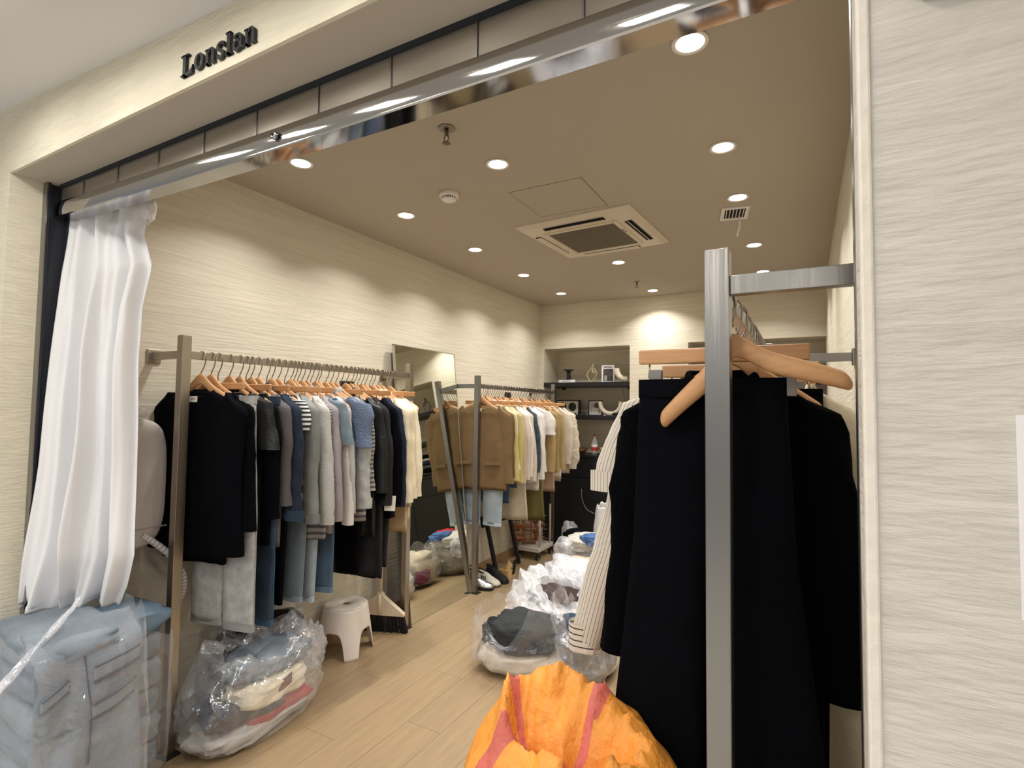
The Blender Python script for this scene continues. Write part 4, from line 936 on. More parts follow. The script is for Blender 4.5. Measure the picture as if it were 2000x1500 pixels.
MB().tube([drape(0.44+0.06*math.sin(k/20*2), 0.14+0.6*k/20)+Vector((0.008, 0, 0)) for k in range(21)], 0.0025, 5).build('stitch', SEAMM, FJ)
bag('plastic_bag', 'clear bag around the near pile of grey-blue jeans', (-2.23, 0.89, 0.0), 0.0, F1, 'plastic bags at the left front', rx=0.265, ry=0.185, h=0.72, seed=2.3, amp=0.07, rim=0.10, topf=0.92, square=0.5, base=0.95)
# twisted film edge rising over the near pile
TW = smooth_path([(-2.02, 0.60, 0.56), (-2.04, 0.68, 0.635), (-2.06, 0.77, 0.715), (-2.085, 0.84, 0.77), (-2.10, 0.875, 0.80)], 8)
def twf(u, v):
    i = min(int(u*(len(TW)-1)+0.5), len(TW)-1); p = TW[i]; w = lerp(0.026, 0.015, u)*(1+0.25*nz(u*7, 1, 2)); a = 2*PI*v
    return p+Vector((w*0.7*math.cos(a)+0.004*nz(u*14, v*6, 1), w*0.35*math.sin(a), w*math.sin(a)+0.005*nz(u*17, v*6, 4)))
tag(MB().grid(twf, 32, 16).build('plastic_twist', F2, smooth=True), 'rolled clear plastic bag end slanting over the near jeans pile', 'plastic film')
z = 0.03
for i in range(5):
    th = [0.055, 0.055, 0.055, 0.055, 0.05][i]
    folded('folded_jeans', 'folded steel-blue jeans, %s of the far bagged pile' % (labs[i] if i < 4 else 'upper'), (M_J3, M_J1)[i % 2], (-2.345+0.008*math.sin(i*2.4), 1.135, z+th), (0.105, 0.105, th*1.05), 0.04*math.sin(i*2), 31+i)
    z += th*1.92
folded('folded_jeans', 'light blue folded jeans lying on top under the curtain', M_J2, (-2.36, 1.07, z+0.05), (0.14, 0.19, 0.05), 0.1, 41, amp=0.14)
bag('plastic_bag', 'clear bag around the far pile of steel-blue jeans', (-2.34, 1.14, 0.0), 0.0, F1, 'plastic bags at the left front', rx=0.125, ry=0.13, h=0.58, seed=5.3, amp=0.08, rim=0.08, topf=1.0, square=0.5, base=0.95)

# -- clear bag of mixed clothes under the left rack
gB = 'clothes in the clear bag under the left rack'
BX, BY = -2.215, 1.63
MX = [('folded_shirt', 'pale grey shirt at the bottom of the clear bag under the left rack', G['lightgrey'], (BX, BY-0.03, 0.045), (0.13, 0.26, 0.04), 0.1),
      ('folded_jeans', 'red garment at the foot of the clear bag under the left rack', mat('red_cloth', (176, 52, 62), 0.9, var=0.15, vs=8, bump=0.2, bs=80), (BX+0.075, BY+0.05, 0.085), (0.05, 0.17, 0.035), 0.05),
      ('folded_trousers', 'black and white garment in the clear bag under the left rack', G['navy'], (BX+0.01, BY-0.09, 0.13), (0.12, 0.16, 0.04), -0.2),
      ('folded_jeans', 'white jeans with brown patch in the clear bag under the left rack', G['cream'], (BX+0.03, BY+0.03, 0.185), (0.12, 0.18, 0.055), 0.25),
      ('folded_jeans', 'blue-grey denim on top in the clear bag under the left rack', M_J1, (BX-0.02, BY+0.06, 0.275), (0.13, 0.20, 0.05), 0.1)]
for i, (nm, lb, m_, c, s, r) in enumerate(MX): lump(nm, lb, 'clothes', m_, c, s, r, 51+i, amp=0.22, e=0.6, group=gB)
tag(MB().grid(lambda u, v: Vector((BX+0.152+0.006*math.sin(u*4), BY-0.01+0.085*u, 0.225-0.045*v+0.012*u)), 6, 4).build('leather_patch', mat('patch_brown', (112, 66, 56), 0.6), solid=0.003), 'brown leather patch on the white jeans', 'patch')
bag('plastic_bag', 'large clear bag of mixed clothes on the floor under the left rack', (BX, BY, 0.0), 0.1, F3_, None, rx=0.175, ry=0.30, h=0.36, seed=8.1, amp=0.12, rim=0.16, topf=0.75, square=0.75, base=0.85, inward=0.8)
# black clothes bundle in shiny film behind it
lump('folded_trousers', 'dark brown garment bundled in shiny film behind the clear bag', 'clothes', GM('dark_brown', (38, 32, 32)), (-2.43, 1.80, 0.30), (0.10, 0.24, 0.075), 0.1, 61, amp=0.2)
lump('folded_trousers', 'stack of dark garments under the shiny brown bundle', 'clothes', G['black'], (-2.44, 1.80, 0.12), (0.10, 0.24, 0.12), 0.0, 62, amp=0.1, e=0.5)
bag('plastic_bag', 'shiny clear film around the dark bundle by the left wall', (-2.435, 1.80, 0.0), 0.1, film('gloss_film', (225, 225, 230), op=0.14, scale=22, rough=0.08), None, rx=0.125, ry=0.27, h=0.37, seed=12.1, amp=0.10, rim=0.12, topf=0.8, square=0.6, inward=0.8)
lump('plastic_bag_roll', 'small bundle of greyish plastic film next to the stool', 'bag', F2, (-2.37, 2.08, 0.13), (0.05, 0.08, 0.13), 0.2, 63, amp=0.3)

# -- stool
ST = thing('plastic_stool', 'white plastic step stool under the left rack', 'stool', (-2.42, 2.37, 0), 0.25)
M_ST = mat('stool_plastic', (232, 222, 214), 0.45)
n = 64; rr = []
def stool_pt(a, v):
    # v 0 top .. 1 floor ; arches cut between four legs
    sq = lambda c: math.copysign(abs(c)**0.8, c)
    r = lerp(0.118, 0.155, v); return Vector((r*sq(math.cos(a)), r*sq(math.sin(a)), 0.27*(1-v)))
b = MB(); vs = []; ncol = 64; nrow = 16
def low(a):
    q = ((a/(PI/2)) % 1.0); d = abs(q-0.5)*2     # 0 mid-arch .. 1 at leg centre (a multiple of 90 deg)
    return 0.46+0.54*(1 if d > 0.62 else 0)*1.0 if d > 0.62 else 0.46+0.54*max(0, (d/0.62))**4
for i in range(nrow+1):
    rr.append([stool_pt(2*PI*j/ncol+PI/4, low(2*PI*j/ncol)*i/nrow) for j in range(ncol)])
MB().loft(rr, caps=(False, False)).build('skirt_and_legs', M_ST, ST, smooth=True, solid=0.006)
tr = [[Vector((p.x*g, p.y*g, 0.27+dz)) for p in rr[0]] for g, dz in ((1.0, 0.0), (0.97, 0.006), (0.9, 0.007), (0.5, 0.004), (0.17, 0.003))]
MB().loft(tr, caps=(False, False)).build('seat_top', M_ST, ST, smooth=True, solid=0.004)
MB().loft([[Vector((p.x*0.172, p.y*0.172, 0.27+dz)) for p in rr[0]] for dz in (0.002, -0.02)], caps=(False, True)).build('grip_hole', mat('hole_grey', (150, 142, 134), 0.8), ST)
# -- broom
BR = thing('broom', 'white broom with black bristles standing by the rack post', 'broom', (-2.43, 2.68, 0), 0.35)
M_BR = mat('broom_plastic', (222, 206, 182), 0.5)
MB().prism([(-0.165, 0.105), (0.165, 0.105), (0.165, 0.122), (0.03, 0.225), (0.014, 0.25), (-0.014, 0.25), (-0.03, 0.225), (-0.165, 0.122)], 'y', -0.018, 0.018).build('head', M_BR, BR, bevel=0.004)
b = MB(); rb = random.Random(3)
for i in range(170):
    x = -0.16+0.32*i/169; y = rb.uniform(-0.014, 0.014); sx = x*0.16+rb.uniform(-0.006, 0.006)
    b.add([(x-0.0025, y, 0.106), (x+0.0025, y, 0.106), (x+sx+0.003, y+rb.uniform(-0.01, 0.01), 0.0), (x+sx-0.003, y, 0.0)], [(0, 1, 2, 3)])
br = b.build('bristles', M_BLACKM, BR, solid=0.003); br['kind'] = 'stuff'
MB().tube([(0, 0, 0.22), (0, 0.004, 0.60), (0, 0.012, 1.18)], 0.011, 10).build('handle', M_BR, BR, smooth=True)
MB().tube([(0, -0.02, 0.12), (0, -0.019, 0.24)], 0.012, 10).build('socket', M_BR, BR, smooth=True)

# -- bags along the aisle on the right
def filled(label_bag, x, y, rx, ry, h, seed, fm, things_, rz=0.0, **k):
    for i, (nm, lb, m_, c, s, r) in enumerate(things_):
        lump(nm, lb, 'clothes', m_, (x+c[0], y+c[1], c[2]), s, r, seed*10+i, amp=0.2, e=0.6, group='clothes in the aisle bags')
    if label_bag: bag('plastic_bag', label_bag, (x, y, 0), rz, fm, 'plastic bags along the aisle', rx=rx, ry=ry, h=h, seed=seed, **k)
M_HOOD = GM('hoodie_grey', (62, 64, 66), bump=0.5, bs=120)
filled('clear bag with a dark grey hoodie, nearest in the aisle', -1.42, 2.76, 0.255, 0.245, 0.34, 21.5, F1, [
    ('folded_sweater', 'cream knitwear at the bottom of the nearest aisle bag', G['ivory'], (0, 0, 0.075), (0.23, 0.22, 0.072), 0.3),
    ('hoodie', 'dark grey hoodie inside the nearest aisle bag', M_HOOD, (0.03, -0.03, 0.20), (0.19, 0.17, 0.085), 0.2),
    ('folded_sweater', 'small dark garment at the left of the nearest aisle bag', G['charcoal'], (-0.17, -0.04, 0.17), (0.055, 0.08, 0.06), 0.0)], amp=0.13, rim=0.40, topf=0.92, base=0.78)
filled('hazy clear bag with a blue denim corner beside the hoodie bag', -1.08, 2.86, 0.17, 0.2, 0.36, 24.5, F2, [
    ('folded_jeans', 'deep blue denim corner in the hazy aisle bag', G['deepblue'], (-0.02, -0.06, 0.24), (0.10, 0.09, 0.07), 0.4),
    ('folded_sweater', 'black garment low in the hazy aisle bag', G['black'], (0, 0, 0.09), (0.15, 0.16, 0.085), 0.1)], amp=0.12, rim=0.30, topf=0.9)
filled('big crinkled white plastic bag with dark clothes inside', -1.47, 3.36, 0.32, 0.27, 0.26, 27.7, film('white_film', (244, 245, 250), op=0.62, scale=10), [
    ('folded_sweater', 'dark brown garment seen through the mouth of the white plastic bag', GM('umber', (66, 52, 50)), (0.0, -0.03, 0.20), (0.17, 0.12, 0.05), 0.1),
    ('folded_sweater', 'pale garments filling the white plastic bag', G['white'], (0.0, 0.02, 0.095), (0.28, 0.23, 0.09), 0.0)], amp=0.12, rim=0.42, topf=0.86, inward=0.9)
lump('wrapped_bundle', 'white film-wrapped bundle standing behind the crinkled bag', 'bag', film('white_film', (244, 245, 250), op=0.62, scale=10), (-1.42, 3.58, 0.20), (0.26, 0.11, 0.20), 0.05, 71, amp=0.2)
filled('clear bag full of beige clothes in the aisle', -1.42, 3.92, 0.27, 0.20, 0.34, 30.2, F1, [
    ('folded_sweater', 'beige garments packed in the clear aisle bag', G['oat'], (0, 0, 0.15), (0.24, 0.18, 0.15), 0.1),
    ('folded_jeans', 'plum cloth at the foot of the beige bag', mat('plum_cloth', (122, 58, 82), 0.9, var=0.1), (-0.19, -0.08, 0.10), (0.07, 0.08, 0.06), 0.1)], amp=0.08, rim=0.2, topf=0.9)
filled('clear bag of taupe clothes next to the cart', -1.58, 4.38, 0.27, 0.20, 0.30, 33.4, F1, [
    ('folded_sweater', 'taupe garments packed in the far aisle bag', GM('taupe_pack', (134, 124, 108)), (0, 0, 0.13), (0.25, 0.18, 0.13), 0.1)], amp=0.08, rim=0.2, topf=0.9)
lump('knit_sweater', 'white cable-knit sweater on top of the far aisle bag', 'sweater', GM('cable_white', (226, 220, 210), bump=1.0, bs=60), (-1.61, 4.40, 0.315), (0.22, 0.17, 0.07), 0.2, 81, amp=0.22)
lump('folded_shirt', 'cornflower blue cloth thrown over the white knit', 'clothes', GM('cornflower', (82, 112, 160)), (-1.54, 4.31, 0.365), (0.12, 0.11, 0.04), -0.3, 82, amp=0.3)
lump('folded_sweater', 'small black garment beside the white knit', 'clothes', G['black'], (-1.80, 4.50, 0.33), (0.10, 0.10, 0.05), 0.2, 83, amp=0.3)
lump('folded_shirt', 'bright red cloth on the taupe bag', 'clothes', mat('bright_red', (190, 30, 44), 0.8, var=0.1), (-1.42, 4.55, 0.33), (0.12, 0.10, 0.06), 0.4, 84, amp=0.3)
lump('plastic_film', 'crumpled clear film on the left of the far aisle bag', 'bag', F2, (-1.80, 4.28, 0.25), (0.10, 0.12, 0.10), 0.0, 85, amp=0.2)
PB = thing('carrier_bag', 'crumpled white carrier bag standing behind the white knit', 'bag', (-1.60, 4.80, 0.0), 0.2)
bagmesh(rx=0.13, ry=0.08, h=0.56, seed=44.2, amp=0.06, rim=0.05, topf=0.8, square=0.6, base=0.9).build('sack', mat('bag_white', (226, 222, 222), 0.5, bump=0.2, bs=12), PB, smooth=True, solid=0.002)
lump('plastic_film', 'small clear plastic bag on the floor behind the cart', 'bag', F2, (-2.10, 5.06, 0.16), (0.07, 0.09, 0.16), 0.0, 86, amp=0.2)

# ================================================================== ORANGE WOVEN SACK
def sack():
    t = thing('woven_sack', 'open orange woven sack with pink stripes in the foreground', 'sack', (-0.412, 0.985, 0.0))
    n, m = 140, 46; rr = []
    def cre(x, y, z, f): return 1-2.4*abs(nz(x*f+3.1, y*f, z*f))
    for i in range(m+1):
        v = i/m; ring = []
        for j in range(n):
            a = 2*PI*j/n; ca, sa = math.cos(a), math.sin(a)
            prof = interp([(0, 0.86), (0.08, 0.98), (0.3, 1.06), (0.55, 1.12), (0.78, 1.10), (0.90, 1.02), (0.96, 0.92), (1.0, 0.80)], v)
            r = 0.180*(1+0.05*math.cos(2*a+0.4))*prof; x, y, z = ca*r, sa*r*0.96, 0.82*v
            cr = 0.085*cre(x, y, z, 4.4)+0.065*cre(x, y, z, 11.5)+0.030*cre(x, y, z, 25)
            if v < 0.06: cr *= v/0.06
            ear = 0.20*math.exp(-((((a+0.12+PI) % (2*PI))-PI)/0.34)**2)*max(0, min(1, (v-0.45)/0.4))
            g = 1+cr+ear
            z += v*v*(0.045*sa-0.02*ca+0.02*nz(ca*1.3+1, sa*1.3, 0.2))+0.02*v*nz(x*16, y*16, 2.2)
            ring.append(Vector((x*g, y*g, max(0.0, z))))
        rr.append(ring)
    last = rr[-1]; c = Vector((0.0, -0.04, 0.775))
    for q in (0.10, 0.2, 0.32, 0.44, 0.56, 0.68, 0.80, 0.90, 0.97):
        ring = []
        for j, p in enumerate(last):
            a = 2*PI*j/n; front = max(0, -math.sin(a)); x = lerp(p.x, c.x+0.42*p.x, q**0.9); y = lerp(p.y, c.y, q**0.85)
            dz = 0.012*math.sin(min(1, q*2.2)*PI)-0.17*max(0, q-0.25)**1.3*(1.0+0.3*front)
            w = 0.036*cre(x, y, q*0.1, 9.0)+0.026*cre(x, y, 0.4, 21)+0.010*cre(x, y, 0.9, 45)
            ring.append(Vector((x, y, lerp(p.z, c.z+0.02, q*0.6)+dz+w*min(1, q*4))))
        rr.append(ring)
    m_ = uvstripes('woven_orange', (246, 162, 66), (214, 110, 96), 1, 0, 0, rough=0.5, ranges=[(0.165, 0.205), (0.425, 0.465), (0.80, 0.845), (0.60, 0.635)], bump=0.5, bs=42, var=0.16)
    MB().loft(rr, caps=(True, True)).build('sack_body', m_, t, smooth=True)
sack()

# ================================================================== BEHIND THE REAR LEFT RACK
# cart of spare hangers
CA = thing('hanger_cart', 'white wheeled cart holding spare hangers under the rear rack', 'cart', (-2.365, 4.82, 0))
M_CART = mat('cart_white', (206, 200, 190), 0.5)
box(-0.12, 0.12, -0.17, 0.17, 0.075, 0.115).build('platform', M_CART, CA, bevel=0.004)
for sx in (-1, 1):
    for sy in (-1, 1):
        MB().tube([(sx*0.105, sy*0.12, 0.115), (sx*0.105, sy*0.12, 0.50)], 0.010, 10).build('upright', M_CART, CA, smooth=True)
        w = MB().lathe([(0, -0.011), (0.024, -0.011), (0.026, -0.006), (0.026, 0.006), (0.024, 0.011), (0, 0.011)], n=18).build('caster_wheel', M_BLACKM, CA, loc=(sx*0.10, sy*0.145, 0.026)); w.rotation_euler = (PI/2, 0, 0.6)
        box(-0.008, 0.008, -0.015, 0.015, 0.02, 0.05).build('caster_fork', M_STEEL, w)
for i in range(9):
    o = dup(shp, (-2.365, 4.80+0.012*math.sin(i*2.1), 0.15+i*0.033), (PI/2+random.uniform(-0.05, 0.05), 0, 1.35+0.25*math.sin(i*1.7)), 'reddish wooden hanger, %s from the bottom of the white cart stack' % ['lowest', 'second', 'third', 'fourth', 'fifth', 'sixth', 'seventh', 'eighth', 'ninth'][i])
    o['group'] = 'hangers stacked on the cart'
    if i == 0:
        M_CW = mat('cart_hanger_wood', (164, 98, 56), 0.45, var=0.15, vs=6, rnd=0.08); cw_me = o.children[1].data.copy() if o.children[1].name.startswith('shoulder') else o.children[0].data.copy()
        cw_me.materials.clear(); cw_me.materials.append(M_CW)
    for c in o.children:
        if c.name.startswith('shoulder'): c.data = cw_me
# black easel leaning on the wall
EA = thing('display_easel', 'black wooden easel stand leaning on the wall under the rear rack', 'easel', (-2.40, 4.28, 0))
def beam(b, p, q, w, d):
    p, q = Vector(p), Vector(q); t = (q-p).normalized(); s = t.cross(Vector((0, 1, 0))).normalized(); y = s.cross(t).normalized()
    return b.loft([[r+s*a*w+y*c*d for a, c in ((-1, -1), (1, -1), (1, 1), (-1, 1))] for r in (p, q)])
for y0, y1 in ((-0.20, -0.30), (0.21, 0.10)): beam(MB(), (0.03, y0, 0.0), (-0.14, y1, 0.92), 0.012, 0.018).build('leg', M_BLACKM, EA)
beam(MB(), (0.022, -0.25, 0.115), (0.022, 0.26, 0.115), 0.014, 0.012).build('crossbar', M_BLACKM, EA)
MB().add([(-0.05, -0.33, 0.42), (-0.05, 0.13, 0.42), (-0.14, 0.13, 0.95), (-0.14, -0.33, 0.95)], [(0, 1, 2, 3)]).build('board', M_BLACKM, EA, solid=0.014)
# shoes
def shoe(name, label, loc, rz, up, sole, stripe=None, L=0.26, group=None):
    t = thing(name, label, 'shoe', loc, rz, group); n = 20
    def ring(x, wl, z0, h, k=0.75): return [Vector((x, wl*math.cos(2*PI*i/n), z0+h*max(0, math.sin(2*PI*i/n)) if math.sin(2*PI*i/n) > 0 else z0)) for i in range(n)]
    st_ = [(-0.5, 0.018, 0.05), (-0.47, 0.03, 0.075), (-0.36, 0.036, 0.082), (-0.2, 0.036, 0.078), (-0.04, 0.038, 0.074), (0.1, 0.042, 0.058), (0.25, 0.046, 0.045), (0.38, 0.043, 0.036), (0.47, 0.030, 0.026), (0.5, 0.012, 0.014)]
    MB().loft([ring(L*a, w, 0.018, h) for a, w, h in st_]).build('upper', up, t, smooth=True)
    MB().loft([[Vector((L*a*1.02, w*1.08*math.cos(2*PI*i/n), z)) for i in range(n)] if False else [Vector((L*1.02*a, s*w*1.1, z)) for s, z in ((-1, 0), (1, 0), (1, 0.02), (-1, 0.02))] for a, w, h in st_]).build('sole', sole, t)
    MB().loft([[Vector((-0.30*L+0.062*g*math.cos(2*PI*i/n), 0.027*g*math.sin(2*PI*i/n), 0.098-0.012*math.cos(2*PI*i/n)+dz)) for i in range(n)] for g, dz in ((1.0, -0.01), (1.0, 0.0), (0.85, 0.001), (0.8, -0.02))], caps=(False, True)).build('collar', stripe or sole, t, smooth=True)
    if stripe:
        for s in (-1, 1):
            for i in range(3):
                x = L*(-0.12+0.085*i); b = MB(); b.add([(x, s*0.0415, 0.020), (x+0.011, s*0.0425, 0.020), (x-0.012, s*0.030, 0.068), (x-0.022, s*0.030, 0.068)], [(0, 1, 2, 3)]); b.build('stripe', stripe, t, solid=0.003)
    return t
M_SW = mat('shoe_white', (214, 208, 192), 0.6); M_GUM = mat('shoe_gum', (92, 78, 62), 0.7); M_SS = mat('shoe_stripe', (30, 28, 28), 0.6)
shoe('sneaker', 'white sneaker with three dark stripes by the rack post', (-2.315, 3.835, 0), -0.25, M_SW, M_GUM, M_SS)
shoe('sneaker', 'second white sneaker half hidden behind the first', (-2.43, 3.86, 0), -0.2, M_SW, M_GUM, M_SS)
shoe('shoe', 'black flat shoe behind the white sneaker', (-2.30, 3.955, 0), -0.35, M_BLACKM, M_BLACKM)
shoe('shoe', 'black shoe close to the skirting behind the sneakers', (-2.47, 3.74, 0), 0.9, M_BLACKM, M_BLACKM)
shoe('shoe', 'silver ballet shoe beside the foot of the rear rack post', (-2.305, 3.70, 0), 0.35, mat('shoe_silver', (206, 206, 206), 0.25, 0.9, bump=0.2, bs=30), M_BLACKM, L=0.22)
SB = thing('shoe_box', 'small wooden crate with a black strap by the easel', 'box', (-2.29, 4.12, 0), -0.15)
M_BOX = mat('box_wood', (204, 168, 116), 0.6, var=0.08)
box(-0.05, 0.05, -0.055, -0.045, 0, 0.055).build('front_board', M_BOX, SB); box(-0.05, 0.05, 0.045, 0.055, 0, 0.055).build('rear_board', M_BOX, SB)
box(-0.05, -0.042, -0.045, 0.045, 0, 0.055).build('side_board', M_BOX, SB); box(0.042, 0.05, -0.045, 0.045, 0, 0.055).build('side_board', M_BOX, SB); box(-0.042, 0.042, -0.045, 0.045, 0, 0.008).build('base_board', M_BOX, SB)
MB().grid(lambda u, v: Vector((0.0+0.04*v, -0.03+0.05*u, 0.02+0.11*u*(1-0.3*v))), 6, 4).build('lid', M_BOX, SB, solid=0.005)
MB().grid(lambda u, v: Vector((0.052+0.002*math.sin(u*6), 0.0+0.035*v+0.03*u, 0.015+0.12*u)), 10, 3).build('strap', M_BLACK, SB, solid=0.004)
# wall socket behind the rails
for (y, lab) in ((2.47, 'black wall socket behind the front rack rail'), (4.58, 'black wall socket behind the rear rack rail')):
    t = thing('wall_socket', lab, 'socket', (XW, y, 1.585)); box(0, 0.01, -0.06, 0.06, -0.03, 0.03).build('plate', M_BLACKM, t, bevel=0.003)
    for s in (-1, 1): box(0.010, 0.013, s*0.028-0.018, s*0.028+0.018, -0.02, 0.02).build('outlet', M_BLACK, t, bevel=0.002)

# ================================================================== ALCOVES
def shelf(x0, x1, z, label, th=0.046):
    t = thing('shelf', label, 'shelf', ((x0+x1)/2, YB+AD/2, z)); w = (x1-x0)/2
    box(-w, w, -AD/2-0.006, AD/2, -th, 0).build('board', M_BLACK, t, bevel=0.002)
    for s in (-0.8, 0.8): box(s*w-0.01, s*w+0.01, AD/2-0.06, AD/2, -th-0.02, -th).build('bracket', M_BLACKM, t)
shelf(AX0, AX1, 1.746, 'upper black floating shelf in the left alcove'); shelf(AX0, AX1, 1.393, 'lower black floating shelf in the left alcove')
shelf(RX0, XR, 1.76, 'upper black floating shelf in the right alcove'); shelf(RX0, XR, 1.40, 'lower black floating shelf in the right alcove')
def cabinet(x0, x1, ztop, label, nd):
    t = thing('cabinet', label, 'cabinet', ((x0+x1)/2, YB+AD/2, 0)); w = (x1-x0)/2
    box(-w, w, -AD/2+0.02, AD/2, 0, ztop-0.03).build('carcass', M_BLACK, t); box(-w, w, -AD/2-0.004, AD/2, ztop-0.03, ztop).build('worktop', M_BLACK, t, bevel=0.002)
    for i in range(nd):
        a = -w+2*w*i/nd
        box(a+0.003, a+2*w/nd-0.003, -AD/2, -AD/2+0.018, ztop-0.24, ztop-0.036).build('drawer', M_BLACK, t, bevel=0.002)
        box(a+0.003, a+2*w/nd-0.003, -AD/2, -AD/2+0.018, 0.06, ztop-0.246).build('door', M_BLACK, t, bevel=0.002)
cabinet(AX0, AX1, 0.975, 'black cabinet filling the foot of the left alcove', 1); cabinet(RX0, XR, 0.975, 'black cabinet filling the foot of the right alcove', 2)
# upper shelf of the left alcove
ZA, ZL, ZCb = 1.746, 1.393, 0.975
bk = thing('book', 'white hardback book lying flat on the upper left shelf', 'book', (-2.27, 5.43, ZA))
b = MB(); b.box(-0.095, 0.095, -0.065, 0.065, 0, 0.003).box(-0.095, 0.095, -0.065, 0.065, 0.029, 0.032).box(-0.095, 0.095, -0.065, -0.062, 0, 0.032); b.build('cover', M_PAPER, bk)
box(-0.092, 0.092, -0.062, 0.062, 0.003, 0.029).build('pages', mat('pages', (206, 198, 178), 0.9), bk)
for i in range(9): box(-0.055+i*0.011, -0.047+i*0.011, -0.0656, -0.065, 0.011, 0.020).build('spine_print', mat('print_grey', (110, 108, 108), 0.8), bk)
pd = thing('pedestal_stand', 'black turned pedestal stand on the white book', 'stand', (-2.275, 5.43, ZA+0.032))
MB().lathe([(0, 0), (0.028, 0), (0.024, 0.02), (0.020, 0.072), (0.022, 0.078), (0, 0.078)], n=24).build('foot', M_BLACK, pd, smooth=True)
MB().lathe([(0, 0.078), (0.024, 0.078), (0.028, 0.085), (0.024, 0.094), (0.012, 0.098), (0, 0.098)], n=24).build('collar', M_BLACK, pd, smooth=True)
MB().lathe([(0, 0.098), (0.03, 0.098), (0.058, 0.106), (0.060, 0.112), (0.056, 0.116), (0, 0.113)], n=28).build('plate', M_BLACK, pd, smooth=True)
def sculpture(loc, label, col):
    t = thing('wire_figure', label, 'figurine', loc); m_ = mat('figure_'+str(col[0]), col, 0.5)
    MB().tube(smooth_path([(-0.01, 0, 0.0), (-0.035, 0, 0.05), (-0.05, 0, 0.085), (-0.025, 0, 0.125), (0.01, 0, 0.16), (0.025, 0, 0.175)], 5), lambda q: 0.0065+0.004*q, 10).build('body', m_, t, smooth=True)
    MB().tube(smooth_path([(-0.01, 0, 0.0), (0.03, 0.0, 0.03), (0.055, 0, 0.07), (0.058, 0, 0.115), (0.03, 0, 0.16)], 5), 0.0065, 10).build('leg', m_, t, smooth=True)
    MB().tube(smooth_path([(0.03, 0, 0.16), (0.015, -0.01, 0.13), (0.03, -0.012, 0.108), (0.048, -0.008, 0.112)], 5), lambda q: 0.006+0.005*q, 10).build('arm', m_, t, smooth=True)
    MB().lathe([(0, 0.172), (0.010, 0.176), (0.014, 0.187), (0.010, 0.198), (0, 0.202)], 0.022, 0, 14).build('head', m_, t, smooth=True)
    MB().lathe([(0, -0.001), (0.028, -0.001), (0.028, 0.005), (0, 0.006)], 0.0, 0, 18).build('base', m_, t)
sculpture((-2.02, 5.45, ZA+0.001), 'beige abstract seated figure on the upper left shelf', (186, 172, 140))
mg = thing('art_book', 'white art book with a grey cover photo standing upright', 'book', (-1.83, 5.45, ZA), 0.12)
box(-0.068, 0.068, -0.012, 0.012, 0, 0.185).build('block', M_PAPER, mg, bevel=0.001)
box(-0.050, 0.056, -0.0128, -0.012, 0.012, 0.145).build('cover_photo', mat('cover_photo', (92, 82, 84), 0.6, col2=(44, 40, 44), vs=30), mg)
box(-0.038, -0.008, -0.0134, -0.0128, 0.016, 0.075).build('cover_figure', mat('cover_fig', (168, 160, 156), 0.6), mg)
for i in range(8): box(-0.044+i*0.0115, -0.0355+i*0.0115, -0.0128, -0.012, 0.157, 0.170).build('title_print', mat('print_dark', (84, 80, 84), 0.8), mg)
def arctube(loc, label, rad, a0, a1, r, name='arc_vase', rz=0.0):
    t = thing(name, label, 'vase', loc, rz)
    pts = [(rad*math.cos(math.radians(lerp(a0, a1, i/22))), 0, rad+r+rad*math.sin(math.radians(lerp(a0, a1, i/22)))) for i in range(23)]
    MB().tube(pts, r, 18, caps=(False, False)).build('tube', mat('ceramic', (224, 212, 190), 0.55), t, smooth=True, solid=0.004)
    for k in (0.35, 0.65):
        i = int(22*k); MB().lathe([(0, 0), (0.012, 0.0), (0.012, 0.010), (0, 0.012)], pts[i][0], 0, 12).build('foot', M_WHITE, t)
    return t
arctube((-1.615, 5.43, ZA), 'white quarter-arc ceramic vase on the upper left shelf', 0.115, 178, 275, 0.028)
# lower shelf
rd = thing('retro_speaker', 'framed retro speaker with two black discs on the lower left shelf', 'speaker', (-2.29, 5.47, ZL), 0.0)
box(-0.135, 0.135, -0.02, 0.03, 0.0, 0.165).build('case', M_BLACK, rd, bevel=0.003); box(-0.123, 0.112, -0.023, -0.02, 0.022, 0.152).build('face', mat('speaker_face', (196, 186, 162), 0.6), rd)
for x in (-0.06, 0.055):
    q = MB().lathe([(0, 0), (0.045, 0), (0.046, 0.004), (0.038, 0.007), (0.012, 0.005), (0, 0.007)], n=30).build('speaker_disc', M_BLACK, rd, loc=(x, -0.023, 0.092)); q.rotation_euler = (PI/2, 0, 0)
q = MB().lathe([(0, 0), (0.008, 0), (0.008, 0.008), (0, 0.009)], n=14).build('knob', M_WHITE, rd, loc=(0.112, -0.021, 0.012)); q.rotation_euler = (PI/2, 0, 0)
box(0.114, 0.120, -0.0225, -0.02, 0.03, 0.15).build('dial_strip', M_WHITE, rd)
pf = thing('photo_frame', 'black framed portrait photo on the lower left shelf', 'photo frame', (-1.975, 5.46, ZL), 0.12); pf.rotation_euler = (-0.08, 0, 0.10)
b = MB(); b.box(-0.076, -0.066, -0.012, 0.012, 0, 0.165).box(0.066, 0.076, -0.012, 0.012, 0, 0.165).box(-0.066, 0.066, -0.012, 0.012, 0, 0.010).box(-0.066, 0.066, -0.012, 0.012, 0.155, 0.165); b.build('frame', M_BLACK, pf, bevel=0.001)
box(-0.066, 0.066, 0.0, 0.006, 0.01, 0.155).build('mount', M_PAPER, pf); box(-0.056, 0.056, -0.001, 0.0, 0.018, 0.147).build('photo', mat('photo_bg', (166, 156, 146), 0.5), pf)
